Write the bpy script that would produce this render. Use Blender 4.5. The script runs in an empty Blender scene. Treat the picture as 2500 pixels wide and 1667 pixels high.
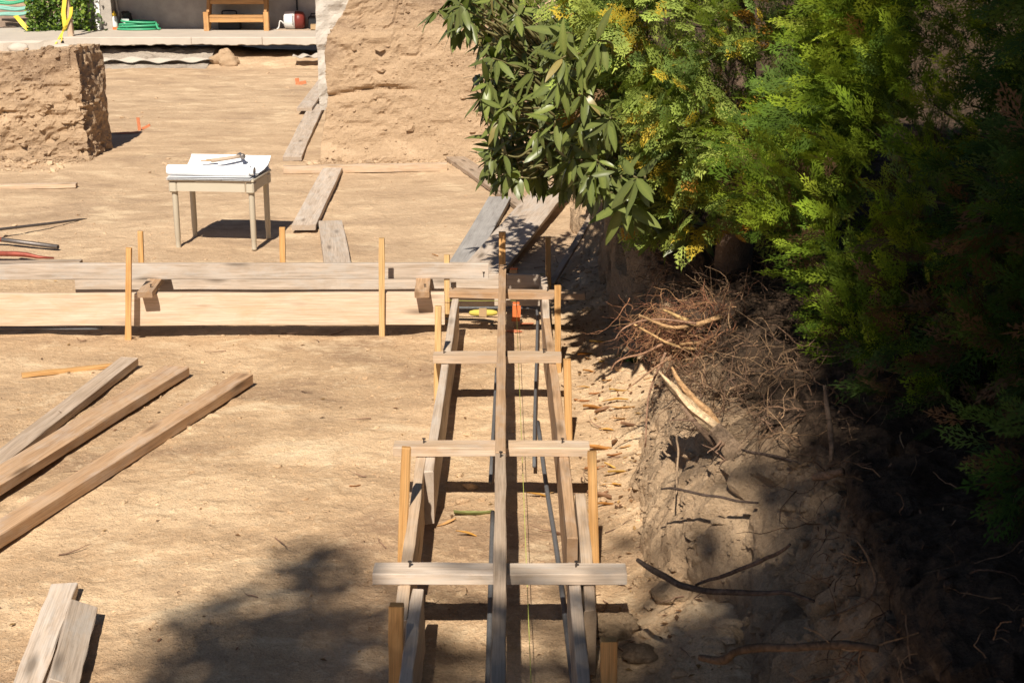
import bpy, math, random
import numpy as np
from mathutils import Vector, Matrix
R = math.radians
random.seed(7); rng = np.random.default_rng(7)
SC = bpy.context.scene
COL = SC.collection

# ------------------------------------------------------------------ camera, sky, sun, exposure
PITCH, YAW, CH, FPX = 16.3, -0.41, 2.3, 3472.0
cam_d = bpy.data.cameras.new('camera'); cam = bpy.data.objects.new('camera', cam_d); COL.objects.link(cam)
cam.location = (0, 0, CH); cam.rotation_euler = (R(90 - PITCH), 0, R(YAW))
cam_d.sensor_width = 36; cam_d.lens = 50; cam_d.clip_start = 0.05; cam_d.clip_end = 500
cam_d.dof.use_dof = True; cam_d.dof.focus_distance = 8.2; cam_d.dof.aperture_fstop = 10.0
SC.camera = cam
SUN = Vector((0.13, 0.97, -1.0)).normalized()          # direction the light travels
elev = math.asin(-SUN.z); az = math.atan2(-SUN.x, -SUN.y)
W = bpy.data.worlds.new('World'); SC.world = W; W.use_nodes = True
nt = W.node_tree; bg = nt.nodes['Background']
sky = nt.nodes.new('ShaderNodeTexSky'); sky.sky_type = 'NISHITA'; sky.sun_disc = False
sky.air_density = .65; sky.dust_density = .4; sky.ozone_density = 1.5; sky.sun_elevation = elev; sky.sun_rotation = az
nt.links.new(sky.outputs[0], bg.inputs[0]); bg.inputs[1].default_value = 0.05
sun_d = bpy.data.lights.new('sun', 'SUN'); sun_d.energy = 5.0; sun_d.angle = R(0.53); sun_d.color = (1.0, 0.92, 0.80)
sun = bpy.data.objects.new('sun', sun_d); COL.objects.link(sun); sun.location = (-2, -12, 14)
sun.rotation_euler = SUN.to_track_quat('-Z', 'Y').to_euler()
SC.view_settings.view_transform = 'Standard'; SC.view_settings.look = 'None'
SC.view_settings.exposure = 0.45; SC.view_settings.gamma = 1.0; SC.view_settings.use_curve_mapping = False
SC.cycles.max_bounces = 6; SC.cycles.diffuse_bounces = 2; SC.cycles.transparent_max_bounces = 6
SC.cycles.use_denoising = True

# a spot seen at (x, y) of the 2500 px photograph, at height z or at distance Y
_cm = cam.rotation_euler.to_matrix()
def _ray(x, y): return _cm @ Vector(((x - 1250) / FPX, -(y - 833.5) / FPX, -1))
def gp(x, y, z=0.0):
    d = _ray(x, y); t = (z - CH) / d.z; return Vector((d.x * t, d.y * t, z))
def gY(x, y, Y):
    d = _ray(x, y); t = Y / d.y; return Vector((d.x * t, Y, CH + d.z * t))
def q(x, y, z=0.0): return gp(x * 1.0629, y * 1.0629, z)        # same in 2352 px units

# ------------------------------------------------------------------ noise
def _hash(ix, iy, iz, seed):
    h = (ix.astype(np.int64) * 374761393 + iy.astype(np.int64) * 668265263 + iz.astype(np.int64) * 2147483647 + seed * 1274126177) & 0xffffffff
    h = ((h ^ (h >> 13)) * 1274126177) & 0xffffffff
    h = ((h ^ (h >> 16)) * 2246822519) & 0xffffffff
    return ((h ^ (h >> 15)) & 0xffffff) / float(0xffffff) * 2 - 1
def vnoise(x, y, z, seed=0):
    x, y, z = np.broadcast_arrays(np.asarray(x, float), np.asarray(y, float), np.asarray(z, float))
    ix, iy, iz = np.floor(x), np.floor(y), np.floor(z)
    fx, fy, fz = x - ix, y - iy, z - iz
    u, v, w = [f * f * f * (f * (f * 6 - 15) + 10) for f in (fx, fy, fz)]
    def H(a, b, c): return _hash(ix + a, iy + b, iz + c, seed)
    def L(a, b, t): return a + (b - a) * t
    return L(L(L(H(0,0,0), H(1,0,0), u), L(H(0,1,0), H(1,1,0), u), v), L(L(H(0,0,1), H(1,0,1), u), L(H(0,1,1), H(1,1,1), u), v), w)
def fbm(x, y, z, octv=4, seed=0, gain=.5):
    s = 0; a = 1; f = 1; t = 0
    for i in range(octv):
        s = s + a * vnoise(np.asarray(x) * f + 17.3 * i, np.asarray(y) * f - 9.1 * i, np.asarray(z) * f + 4.7 * i, seed + i); t += a; a *= gain; f *= 2.03
    return s / t
def ridge(x, y, z, octv=3, seed=0): return 1 - np.abs(fbm(x, y, z, octv, seed)) * 2.2
def sstep(a, b, x):
    t = np.clip((np.asarray(x, float) - a) / (b - a), 0, 1); return t * t * (3 - 2 * t)

# ------------------------------------------------------------------ mesh helpers
def mesh(name, V, F, smooth=False, col=None):
    V = np.asarray(V, np.float32); me = bpy.data.meshes.new(name)
    if isinstance(F, np.ndarray): F = [F]
    if len(F) and isinstance(F[0], np.ndarray) and F[0].ndim == 2:
        lt = np.concatenate([np.full(len(f), f.shape[1], np.int32) for f in F]); vi = np.concatenate([f.ravel() for f in F]).astype(np.int32)
    else:
        lt = np.array([len(f) for f in F], np.int32); vi = np.array([i for f in F for i in f], np.int32)
    me.vertices.add(len(V)); me.vertices.foreach_set('co', V.ravel())
    me.loops.add(len(vi)); me.loops.foreach_set('vertex_index', vi)
    me.polygons.add(len(lt)); ls = np.zeros(len(lt), np.int32); ls[1:] = np.cumsum(lt)[:-1]
    me.polygons.foreach_set('loop_start', ls); me.polygons.foreach_set('loop_total', lt)
    me.polygons.foreach_set('use_smooth', np.full(len(lt), bool(smooth)))
    if col is not None:
        a = me.color_attributes.new('col', 'FLOAT_COLOR', 'POINT'); c = np.ones((len(V), 4), np.float32); c[:, :3] = col; a.data.foreach_set('color', c.ravel())
    me.update(calc_edges=True); me.validate()
    return me
def obj(name, me, mat=None, parent=None, loc=None, rot=None):
    o = bpy.data.objects.new(name, me); COL.objects.link(o)
    if mat is not None and me is not None and not me.materials: me.materials.append(mat)
    if parent is not None: o.parent = parent
    if loc is not None: o.location = loc
    if rot is not None: o.rotation_euler = rot
    return o
def tag(o, label, cat, group=None):
    o['label'] = label; o['category'] = cat
    if group: o['group'] = group
    return o
def struct(o, label=None, cat=None):
    o['kind'] = 'structure'
    if label: o['label'] = label; o['category'] = cat
    return o
def thing(name, label, cat, loc=(0, 0, 0), group=None, rotz=0):
    o = bpy.data.objects.new(name, None); COL.objects.link(o); o.location = loc; o.rotation_euler = (0, 0, rotz); o.empty_display_size = .1
    return tag(o, label, cat, group)
class MB:
    """collects several shapes into one mesh"""
    def __init__(s): s.V = []; s.F = []; s.n = 0; s.C = []
    def add(s, V, F, c=None):
        V = np.asarray(V, float); s.V.append(V)
        for f in F: s.F.append([int(i) + s.n for i in f])
        s.n += len(V)
        if c is not None: s.C.append(np.tile(np.asarray(c, float), (len(V), 1)))
        return s
    def box(s, x0, x1, y0, y1, z0, z1, M=None, c=None):
        V = np.array([(x, y, z) for z in (z0, z1) for y in (y0, y1) for x in (x0, x1)], float)
        if M is not None: V = np.array([M @ Vector(v) for v in V])
        return s.add(V, [(0,2,3,1), (4,5,7,6), (0,1,5,4), (2,6,7,3), (0,4,6,2), (1,3,7,5)], c)
    def tube(s, P, r, n=6, cap=True, c=None):
        V, F = tube_data(P, r, n, cap); return s.add(V, F, c)
    def build(s, name, mat, parent=None, smooth=False, loc=None, rot=None):
        me = mesh(name, np.concatenate(s.V), s.F, smooth, np.concatenate(s.C) if s.C else None)
        return obj(name, me, mat, parent, loc, rot)
def tube_data(P, r, n=6, cap=True):
    P = np.asarray(P, float); m = len(P); r = np.broadcast_to(np.asarray(r, float), (m,))
    T = np.gradient(P, axis=0); T /= np.linalg.norm(T, axis=1)[:, None] + 1e-9
    up = np.array([0, 0, 1.0]) if abs(T[0, 2]) < .9 else np.array([1.0, 0, 0])
    N = np.cross(T[0], up); N /= np.linalg.norm(N); V = []
    for i in range(m):
        N = N - T[i] * np.dot(N, T[i]); N /= np.linalg.norm(N) + 1e-9; B = np.cross(T[i], N)
        for k in range(n):
            a = 2 * math.pi * k / n; V.append(P[i] + r[i] * (math.cos(a) * N + math.sin(a) * B))
    F = [(i * n + k, i * n + (k + 1) % n, (i + 1) * n + (k + 1) % n, (i + 1) * n + k) for i in range(m - 1) for k in range(n)]
    if cap: F += [tuple(range(n - 1, -1, -1)), tuple(range((m - 1) * n, m * n))]
    return np.array(V), F
def smooth_path(pts, k=6):
    pts = [np.asarray(p, float) for p in pts]; P = [2 * pts[0] - pts[1]] + pts + [2 * pts[-1] - pts[-2]]; out = []
    for i in range(1, len(P) - 2):
        for j in range(k):
            t = j / k; a, b, c, d = P[i-1], P[i], P[i+1], P[i+2]
            out.append(.5 * ((2*b) + (-a + c) * t + (2*a - 5*b + 4*c - d) * t*t + (-a + 3*b - 3*c + d) * t**3))
    out.append(pts[-1]); return np.array(out)
def board_mesh(name, L, w, t, ch=.003, seg=6, warp=.003, seed=0, rough=.0012):
    """a sawn board, length on local X, centred"""
    r = np.random.default_rng(seed + 11); a, b = w / 2, t / 2; ch = min(ch, a * .5, b * .5)
    sec = [(-a + ch, -b), (a - ch, -b), (a, -b + ch), (a, b - ch), (a - ch, b), (-a + ch, b), (-a, b - ch), (-a, -b + ch)]
    xs = np.linspace(-L / 2, L / 2, seg + 1); xs = np.concatenate([[xs[0]], [xs[0] + ch], xs[1:-1], [xs[-1] - ch], [xs[-1]]])
    V = []; p1, p2 = r.uniform(-1, 1, 2)
    for i, x in enumerate(xs):
        e = .97 if i in (0, len(xs) - 1) else 1; u = 2 * x / L
        oy, oz = warp * p1 * (1 - u * u), warp * p2 * (1 - u * u)
        for (y, z) in sec: V.append((x, y * e + oy + r.normal(0, rough), z * e + oz + r.normal(0, rough)))
    n = 8; m = len(xs)
    F = [(i * n + k, i * n + (k + 1) % n, (i + 1) * n + (k + 1) % n, (i + 1) * n + k) for i in range(m - 1) for k in range(n)]
    F += [tuple(range(n - 1, -1, -1)), tuple(range((m - 1) * n, m * n))]
    return mesh(name, V, F)
_bs = [0]
def board(name, p0, p1, w, t, mat, parent=None, up=(0, 0, 1), warp=.003, seg=6, rough=.0012):
    """a board whose centre line runs p0 -> p1; t is measured along up"""
    _bs[0] += 1; p0, p1 = Vector(p0), Vector(p1); x = (p1 - p0); L = x.length; x.normalize()
    up = Vector(up); y = up.cross(x).normalized(); z = x.cross(y)
    M = Matrix((x, y, z)).transposed().to_4x4(); M.translation = (p0 + p1) / 2
    if parent is not None: M.translation -= parent.location
    o = obj(name, board_mesh(name, L, w, t, seed=_bs[0], warp=warp, seg=seg, rough=rough), mat, parent); o.matrix_local = M
    return o

# ------------------------------------------------------------------ materials
def mat_new(name):
    m = bpy.data.materials.new(name); m.use_nodes = True; n = m.node_tree.nodes; b = n['Principled BSDF']
    return m, m.node_tree, b
def N(nt, typ, **kw):
    n = nt.nodes.new(typ)
    for k, v in kw.items():
        if k.startswith('i_'):
            key = k[2:]; key = int(key) if key.isdigit() else key.replace('_', ' '); n.inputs[key].default_value = v
        else: setattr(n, k, v)
    return n
def ramp(nt, src, stops, interp='LINEAR'):
    r = nt.nodes.new('ShaderNodeValToRGB'); r.color_ramp.interpolation = interp; e = r.color_ramp.elements
    while len(e) < len(stops): e.new(.5)
    for el, (p, c) in zip(e, stops): el.position = p; el.color = (*c, 1) if len(c) == 3 else c
    nt.links.new(src, r.inputs[0]); return r
def mix(nt, a, b, f, mode='MIX'):
    m = nt.nodes.new('ShaderNodeMix'); m.data_type = 'RGBA'; m.blend_type = mode
    for s, v in ((0, f), (6, a), (7, b)):
        if hasattr(v, 'links') or isinstance(v, bpy.types.NodeSocket): nt.links.new(v, m.inputs[s])
        else: m.inputs[s].default_value = v if s == 0 else (*v, 1)
    return m.outputs[2]
def noise(nt, vec, scale, detail=4, rough=.55, dist=0.0):
    n = N(nt, 'ShaderNodeTexNoise', i_Scale=scale, i_Detail=detail, i_Roughness=rough, i_Distortion=dist)
    if vec is not None: nt.links.new(vec, n.inputs['Vector'])
    return n.outputs[0]
def mapping(nt, src, scale=(1, 1, 1), loc=(0, 0, 0)):
    m = N(nt, 'ShaderNodeMapping'); m.inputs['Scale'].default_value = scale; m.inputs['Location'].default_value = loc; nt.links.new(src, m.inputs[0]); return m.outputs[0]
def bump(nt, h, strength, dist, prev=None):
    b = N(nt, 'ShaderNodeBump', i_Strength=strength, i_Distance=dist); nt.links.new(h, b.inputs['Height'])
    if prev is not None: nt.links.new(prev, b.inputs['Normal'])
    return b.outputs[0]
def math_(nt, op, a, b=None):
    m = N(nt, 'ShaderNodeMath', operation=op)
    for i, v in enumerate((a, b)):
        if v is None: continue
        if isinstance(v, bpy.types.NodeSocket): nt.links.new(v, m.inputs[i])
        else: m.inputs[i].default_value = v
    return m.outputs[0]

def wood(name, light, dark, stain=(.30, .25, .21), stain_amt=.5, grain=.6, seed=0, rough=.75, knots=True, cement=0.0):
    m, nt, b = mat_new(name); L = nt.links
    tc = N(nt, 'ShaderNodeTexCoord'); oi = N(nt, 'ShaderNodeObjectInfo')
    off = N(nt, 'ShaderNodeVectorMath', operation='SCALE'); off.inputs[0].default_value = (13.7 + seed, 5.1, 7.7); L.new(oi.outputs['Random'], off.inputs['Scale'])
    ad = N(nt, 'ShaderNodeVectorMath', operation='ADD'); L.new(tc.outputs['Object'], ad.inputs[0]); L.new(off.outputs[0], ad.inputs[1]); v = ad.outputs[0]
    g1 = noise(nt, mapping(nt, v, (.9, 13, 13)), 2.2, 5, .6, .9)
    base = ramp(nt, g1, [(.30, dark), (.62, light)]).outputs[0]
    g2 = noise(nt, mapping(nt, v, (2.2, 110, 110)), 2.0, 3, .6)
    fine = ramp(nt, g2, [(.32, (1 - grain * .55,) * 3), (.6, (1.06,) * 3)]).outputs[0]
    c = mix(nt, base, fine, 1.0, 'MULTIPLY')
    p = noise(nt, mapping(nt, v, (1.6, 4.5, 4.5)), 2.2, 7, .7, .8)
    pf = ramp(nt, p, [(.46, (0,) * 3), (.70, (stain_amt,) * 3)]).outputs[0]
    c = mix(nt, c, stain, pf)
    if cement > 0:
        p2 = noise(nt, mapping(nt, v, (1.6, 4, 4), (3, 1, 2)), 3.1, 7, .7)
        c = mix(nt, c, (.55, .52, .48), ramp(nt, p2, [(.5, (0,) * 3), (.62, (cement,) * 3)]).outputs[0])
    if knots:
        vo = N(nt, 'ShaderNodeTexVoronoi', i_Scale=1.0); L.new(mapping(nt, v, (2.1, 9, 9)), vo.inputs['Vector'])
        c = mix(nt, c, tuple(x * .35 for x in dark), ramp(nt, vo.outputs[0], [(.07, (.8,) * 3), (.22, (0,) * 3)]).outputs[0])
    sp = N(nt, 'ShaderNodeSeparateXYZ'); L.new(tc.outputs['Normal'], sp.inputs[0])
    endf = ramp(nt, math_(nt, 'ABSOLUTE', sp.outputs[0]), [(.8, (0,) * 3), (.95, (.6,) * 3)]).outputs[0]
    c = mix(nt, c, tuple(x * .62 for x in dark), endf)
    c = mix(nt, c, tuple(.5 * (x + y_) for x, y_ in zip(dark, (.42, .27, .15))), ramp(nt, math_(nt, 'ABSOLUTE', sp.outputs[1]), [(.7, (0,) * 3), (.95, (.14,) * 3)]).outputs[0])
    hv = N(nt, 'ShaderNodeHueSaturation'); L.new(c, hv.inputs['Color']); L.new(math_(nt, 'MULTIPLY_ADD', oi.outputs['Random'], .22), hv.inputs['Value']); hv.inputs['Value'].links[0].from_node.inputs[2].default_value = .89
    L.new(hv.outputs[0], b.inputs['Base Color']); b.inputs['Roughness'].default_value = rough; b.inputs['Specular IOR Level'].default_value = .25
    L.new(bump(nt, g2, .35, .002, bump(nt, p, .3, .004)), b.inputs['Normal'])
    return m
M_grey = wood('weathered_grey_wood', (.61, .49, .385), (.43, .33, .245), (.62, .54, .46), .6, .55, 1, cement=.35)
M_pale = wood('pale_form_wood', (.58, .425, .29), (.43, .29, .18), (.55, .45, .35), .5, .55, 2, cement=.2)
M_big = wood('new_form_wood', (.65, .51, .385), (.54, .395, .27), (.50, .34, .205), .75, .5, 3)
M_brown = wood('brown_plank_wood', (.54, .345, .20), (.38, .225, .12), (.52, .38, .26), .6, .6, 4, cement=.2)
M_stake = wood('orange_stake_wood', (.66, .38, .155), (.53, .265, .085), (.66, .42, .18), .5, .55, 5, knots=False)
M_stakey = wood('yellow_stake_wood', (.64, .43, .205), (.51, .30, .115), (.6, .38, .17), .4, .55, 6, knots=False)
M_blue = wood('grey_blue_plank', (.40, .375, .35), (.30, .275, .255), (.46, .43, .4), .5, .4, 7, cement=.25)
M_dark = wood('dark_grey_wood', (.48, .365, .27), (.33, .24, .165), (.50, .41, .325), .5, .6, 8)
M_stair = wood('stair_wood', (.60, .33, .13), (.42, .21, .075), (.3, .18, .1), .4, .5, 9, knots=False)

def dirt(name, light, mid, darkc, pale, scale=1.0, bumpk=1.0, strat=False, pebble=True, topsoil=False, zones=False):
    m, nt, b = mat_new(name); L = nt.links
    g = N(nt, 'ShaderNodeNewGeometry'); v = g.outputs['Position']
    big = noise(nt, mapping(nt, v, (.55, 1.0, 1.6) if strat else (.8, 1.5, 1)), .75 * scale, 6, .62, .7)
    c = ramp(nt, big, [(.36, darkc), (.45, mid), (.505, mid), (.57, light)]).outputs[0]
    n2 = noise(nt, mapping(nt, v, (1, 1.2, 2.2) if strat else (1, 1, 1)), 5.5 * scale, 7, .68, .3)
    c = mix(nt, c, mid, ramp(nt, n2, [(.34, (.9,) * 3), (.50, (0,) * 3)]).outputs[0])
    n3 = noise(nt, v, 26 * scale, 5, .7)
    c = mix(nt, c, pale, ramp(nt, n3, [(.53, (0,) * 3), (.72, (.6,) * 3)]).outputs[0])
    c = mix(nt, c, darkc, ramp(nt, n3, [(.26, (.65,) * 3), (.43, (0,) * 3)]).outputs[0])
    n4 = noise(nt, v, 130 * scale, 4, .75)
    c = mix(nt, c, ramp(nt, n4, [(.3, (.72,) * 3), (.68, (1.2,) * 3)]).outputs[0], .8, 'MULTIPLY')
    if zones:                                         # greyer trampled soil behind the long form, yellow sand patches in front
        sy = N(nt, 'ShaderNodeSeparateXYZ'); L.new(v, sy.inputs[0]); n0 = noise(nt, v, .5, 4, .6)
        yy_ = math_(nt, 'ADD', sy.outputs[1], math_(nt, 'MULTIPLY', n0, 3.0)); c = mix(nt, c, mix(nt, c, (.50, .37, .255), .42), ramp(nt, math_(nt, 'MULTIPLY', yy_, .05), [(.49, (0,) * 3), (.56, (1,) * 3)]).outputs[0])
        n5 = noise(nt, mapping(nt, v, (1, 1.6, 1), (4, 2, 0)), 2.1, 7, .7, .4)
        c = mix(nt, c, (.36, .245, .152), ramp(nt, n5, [(.53, (0,) * 3), (.63, (.55,) * 3)]).outputs[0])
        c = mix(nt, c, (.76, .585, .38), ramp(nt, n5, [(.36, (.6,) * 3), (.46, (0,) * 3)]).outputs[0])
    if topsoil:                                       # dark humus atop the cut, spread lower as painted-in shade of the bank
        sx = N(nt, 'ShaderNodeSeparateXYZ'); L.new(v, sx.inputs[0]); hz = math_(nt, 'ADD', sx.outputs[2], math_(nt, 'MULTIPLY', n2, .35))
        hum = ramp(nt, n3, [(.3, (.035, .025, .018)), (.7, (.13, .085, .055))]).outputs[0]
        c = mix(nt, c, hum, ramp(nt, hz, [(.66, (0,) * 3), (.82, (1,) * 3)]).outputs[0])
    nb = None
    if pebble:
        vo = N(nt, 'ShaderNodeTexVoronoi', i_Scale=58.0 * scale); L.new(v, vo.inputs['Vector'])
        nb = bump(nt, ramp(nt, vo.outputs[0], [(0, (1,) * 3), (.35, (0,) * 3)]).outputs[0], .35 * bumpk, .006)
    nb = bump(nt, n2, .55 * bumpk, .03, nb); nb = bump(nt, n3, .75 * bumpk, .014, nb); nb = bump(nt, n4, .6 * bumpk, .004, nb)
    L.new(c, b.inputs['Base Color']); L.new(nb, b.inputs['Normal'])
    b.inputs['Roughness'].default_value = .95; b.inputs['Specular IOR Level'].default_value = .12
    return m
M_ground = dirt('packed_sandy_soil', (.69, .485, .295), (.54, .365, .215), (.37, .242, .146), (.76, .57, .37), 1.0, 1.3, zones=True)
M_block = dirt('cut_earth_face', (.55, .39, .25), (.46, .32, .20), (.31, .21, .135), (.61, .45, .30), 1.2, 1.5, strat=True, pebble=False)
M_bank = dirt('bank_clay', (.62, .435, .27), (.51, .35, .215), (.25, .17, .105), (.68, .50, .33), 1.3, 2.2, strat=True, pebble=False, topsoil=True)
M_humus = dirt('dark_humus', (.11, .072, .048), (.075, .05, .035), (.035, .025, .018), (.16, .11, .08), 1.5, 1.4)
M_gravel = dirt('grey_gravel', (.52, .45, .37), (.44, .37, .30), (.25, .2, .16), (.68, .61, .53), 1.4, 2.0)

def simple(name, col, rough=.6, metal=0.0, spec=.3, var=.12, nscale=8, bumpk=.15, transm=0):
    m, nt, b = mat_new(name); L = nt.links
    tc = N(nt, 'ShaderNodeTexCoord'); n1 = noise(nt, tc.outputs['Object'], nscale, 5, .6)
    c = mix(nt, tuple(x * (1 - var) for x in col), tuple(min(1, x * (1 + var)) for x in col), n1)
    L.new(c, b.inputs['Base Color']); b.inputs['Roughness'].default_value = rough; b.inputs['Metallic'].default_value = metal; b.inputs['Specular IOR Level'].default_value = spec
    if bumpk: L.new(bump(nt, noise(nt, tc.outputs['Object'], nscale * 6, 4, .6), bumpk, .01), b.inputs['Normal'])
    return m
def vcol(name, rough=.6, spec=.3, trans=.0, var=.25, bark=0):
    """foliage and litter: leaf colours from the colour attribute, light shining through thin leaves"""
    m, nt, b = mat_new(name); L = nt.links
    at = N(nt, 'ShaderNodeVertexColor', layer_name='col'); g = N(nt, 'ShaderNodeNewGeometry')
    n1 = noise(nt, g.outputs['Position'], 9, 3, .6)
    c = mix(nt, at.outputs[0], ramp(nt, n1, [(.3, (1 - var,) * 3), (.7, (1 + var,) * 3)]).outputs[0], 1.0, 'MULTIPLY')
    L.new(c, b.inputs['Base Color']); b.inputs['Roughness'].default_value = rough; b.inputs['Specular IOR Level'].default_value = spec
    if bark:
        nb = noise(nt, g.outputs['Position'], 55, 6, .7, 1.0); c = mix(nt, c, ramp(nt, nb, [(.35, (.5,) * 3), (.62, (1.25,) * 3)]).outputs[0], 1.0, 'MULTIPLY'); L.new(c, b.inputs['Base Color']); L.new(bump(nt, nb, .9, .008), b.inputs['Normal'])
    if trans > 0:
        t = N(nt, 'ShaderNodeBsdfTranslucent'); ct = mix(nt, c, (1.0, 1.15, .45), 1.0, 'MULTIPLY'); L.new(ct, t.inputs[0])
        mx = N(nt, 'ShaderNodeMixShader'); mx.inputs[0].default_value = trans; L.new(b.outputs[0], mx.inputs[1]); L.new(t.outputs[0], mx.inputs[2])
        L.new(mx.outputs[0], nt.nodes['Material Output'].inputs[0])
    return m
M_thuja = vcol('thuja_foliage', .62, .2, .30)
M_broad = vcol('broad_leaf', .5, .3, .25)
M_litter = vcol('dry_leaf_litter', .8, .1, .12)
M_rootc = vcol('root_bark', .9, .08, 0, .35, 1)
M_concrete = simple('concrete', (.50, .44, .37), .9, var=.18, nscale=3, bumpk=.4)
M_conwall = simple('foundation_concrete', (.40, .355, .31), .95, var=.35, nscale=5, bumpk=.8)
M_rough = simple('rough_plaster', (.50, .45, .39), .95, var=.25, nscale=9, bumpk=1.0)
M_white = simple('white_paint', (.82, .80, .77), .5, var=.05)
M_paper = simple('white_paper', (.86, .86, .87), .7, var=.02, bumpk=.02)
M_resin = simple('beige_resin', (.50, .44, .34), .45, var=.06, nscale=10, bumpk=.05)
M_steel = simple('rusty_steel', (.16, .14, .13), .45, .7, var=.3, nscale=30)
M_rebar = simple('rebar_steel', (.17, .17, .175), .55, .3, var=.3, nscale=60, bumpk=.6)
M_hammer = simple('worn_hammer_steel', (.24, .21, .19), .42, .7)
M_red = simple('worn_red_paint', (.30, .075, .05), .5, .3, var=.4, nscale=20)
M_tape = simple('yellow_caution_tape', (.78, .60, .07), .5, var=.15)
M_hose = simple('green_garden_hose', (.05, .34, .17), .4, var=.15, spec=.5)
M_teal = simple('pale_teal_hose', (.21, .42, .35), .5, var=.25)
M_orange = simple('orange_marking_plastic', (.66, .17, .05), .6, var=.2)
M_paint = simple('orange_marking_paint', (.55, .19, .09), .95, var=.4, nscale=40)
M_string = simple('yellow_mason_line', (.42, .44, .10), .8)
M_black = simple('black_plastic', (.02, .02, .022), .5)
M_cloth = simple('white_fabric_sheet', (.50, .44, .37), .9, var=.12, nscale=14)
M_stone = simple('old_stone_step', (.30, .22, .165), .95, var=.4, nscale=6, bumpk=.8)
M_bark = simple('bark', (.17, .115, .08), .9, var=.4, nscale=25, bumpk=1)
M_nail = simple('nail_steel', (.12, .10, .09), .5, .8)
M_card = simple('cardboard', (.42, .28, .15), .9)
M_redplastic = simple('dark_red_plastic', (.17, .03, .022), .4)
M_whiteplastic = simple('white_plastic', (.75, .73, .70), .4)
M_yellowp = simple('yellow_plastic', (.78, .50, .04), .4)
def leaf_mat():
    m, nt, b = mat_new('rhododendron_leaf'); L = nt.links
    tc = N(nt, 'ShaderNodeTexCoord'); at = N(nt, 'ShaderNodeVertexColor', layer_name='col'); oi = N(nt, 'ShaderNodeObjectInfo')
    s = N(nt, 'ShaderNodeSeparateXYZ'); L.new(tc.outputs['Object'], s.inputs[0])
    n1 = noise(nt, tc.outputs['Object'], 30, 4, .6)
    c = mix(nt, at.outputs[0], ramp(nt, n1, [(.3, (.78,) * 3), (.7, (1.2,) * 3)]).outputs[0], 1.0, 'MULTIPLY')
    hv = N(nt, 'ShaderNodeHueSaturation'); L.new(c, hv.inputs['Color'])
    L.new(math_(nt, 'ADD', math_(nt, 'MULTIPLY', oi.outputs['Random'], .6), .55), hv.inputs['Value'])
    c = hv.outputs[0]; g = N(nt, 'ShaderNodeNewGeometry')
    c = mix(nt, c, mix(nt, c, (.22, .24, .09), .4), g.outputs['Backfacing'])
    L.new(c, b.inputs['Base Color']); b.inputs['Roughness'].default_value = .33; b.inputs['Specular IOR Level'].default_value = .27
    t = N(nt, 'ShaderNodeBsdfTranslucent'); ct = mix(nt, c, (1.1, 1.3, .4), 1.0, 'MULTIPLY'); L.new(ct, t.inputs[0])
    mx = N(nt, 'ShaderNodeMixShader'); mx.inputs[0].default_value = .2; L.new(b.outputs[0], mx.inputs[1]); L.new(t.outputs[0], mx.inputs[2])
    L.new(mx.outputs[0], nt.nodes['Material Output'].inputs[0]); return m
M_leaf = leaf_mat()

# ------------------------------------------------------------------ ground
FOOTX = 0.62
def gh(x, y):
    x = np.asarray(x, float); y = np.asarray(y, float)
    h = .022 * fbm(x * .7, y * .7, 0, 3, 3) + .010 * fbm(x * 3.1, y * 3.1, 1, 4, 9)
    amp = .55 + .6 * sstep(-.1, .35, fbm(x * .6, y * .6, 5, 3, 41))
    h = h + .0048 * amp * fbm(x * 13, y * 13, 2, 4, 21) + .0042 * sstep(-.05, .3, fbm(x * 1.1, y * 1.1, 7, 3, 43)) * fbm(x * 31, y * 31, 2, 2, 27)
    h = h + .009 * np.clip(fbm(x * 9, y * 9, 3, 3, 33) - .18, 0, 1) * 2
    deb = sstep(.36, .75, x + .05 * fbm(x * 2, y * 2, 0, 3, 51)) * (1 - sstep(9.6, 10.6, y))
    h = h + deb * (.10 + .06 * fbm(x * 3, y * 3, 0, 3, 52)) * sstep(3.4, 4.6, y) + deb * .035 * fbm(x * 11, y * 11, 0, 4, 53)
    h = h - .030 * sstep(7.98, 8.06, y + .03 * fbm(x * 3, 0, 0, 3, 57)) * (1 - sstep(8.5, 8.7, y)) * (1 - sstep(-.6, -.35, x))
    farm = sstep(24.15, 25.1, y + .15 * fbm(x * 1.3, y, 0, 2, 61)) * (1 - sstep(26.5, 27, y))
    lump = .20 + .05 * fbm(x * 1.1, 0, 0, 3, 62) + .03 * fbm(x * 6, y * 6, 0, 3, 63)
    lump = lump * (1 - .35 * sstep(-4.9, -4.3, x) * 1.0)
    return h + farm * lump
def axis(parts):
    out = []
    for a, b, s in parts: out.append(np.arange(a, b - 1e-6, s))
    return np.concatenate(out + [[parts[-1][1]]])
gx = axis([(-60, -12, 4), (-12, -8, .25), (-8, -4, .06), (-4, -2.2, .03), (-2.2, .9, .0165), (.9, 2.5, .1), (2.5, 60, 5)])
gyv = axis([(-40, 0, 4), (0, 3.6, .3), (3.6, 6.5, .0165), (6.5, 9, .022), (9, 13, .035), (13, 18, .055), (18, 26, .075), (26, 34, .6), (34, 120, 8)])
GX, GY = np.meshgrid(gx, gyv); V = np.stack([GX, GY, gh(GX, GY)], -1).reshape(-1, 3)
def gridF(ny, nx):
    i = np.arange(ny - 1)[:, None] * nx + np.arange(nx - 1)[None, :]; i = i.ravel(); return np.stack([i, i + 1, i + nx + 1, i + nx], 1)
ground = obj('ground', mesh('ground', V, gridF(len(gyv), len(gx)), True), M_ground)
struct(ground)
def gz(x, y): return float(gh(x, y))
def on(x, y, dz=0.0):
    """point of the ground seen at a 2500 px spot"""
    p = gp(x, y, 0); p.z = gz(p.x, p.y) + dz; return p

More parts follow.
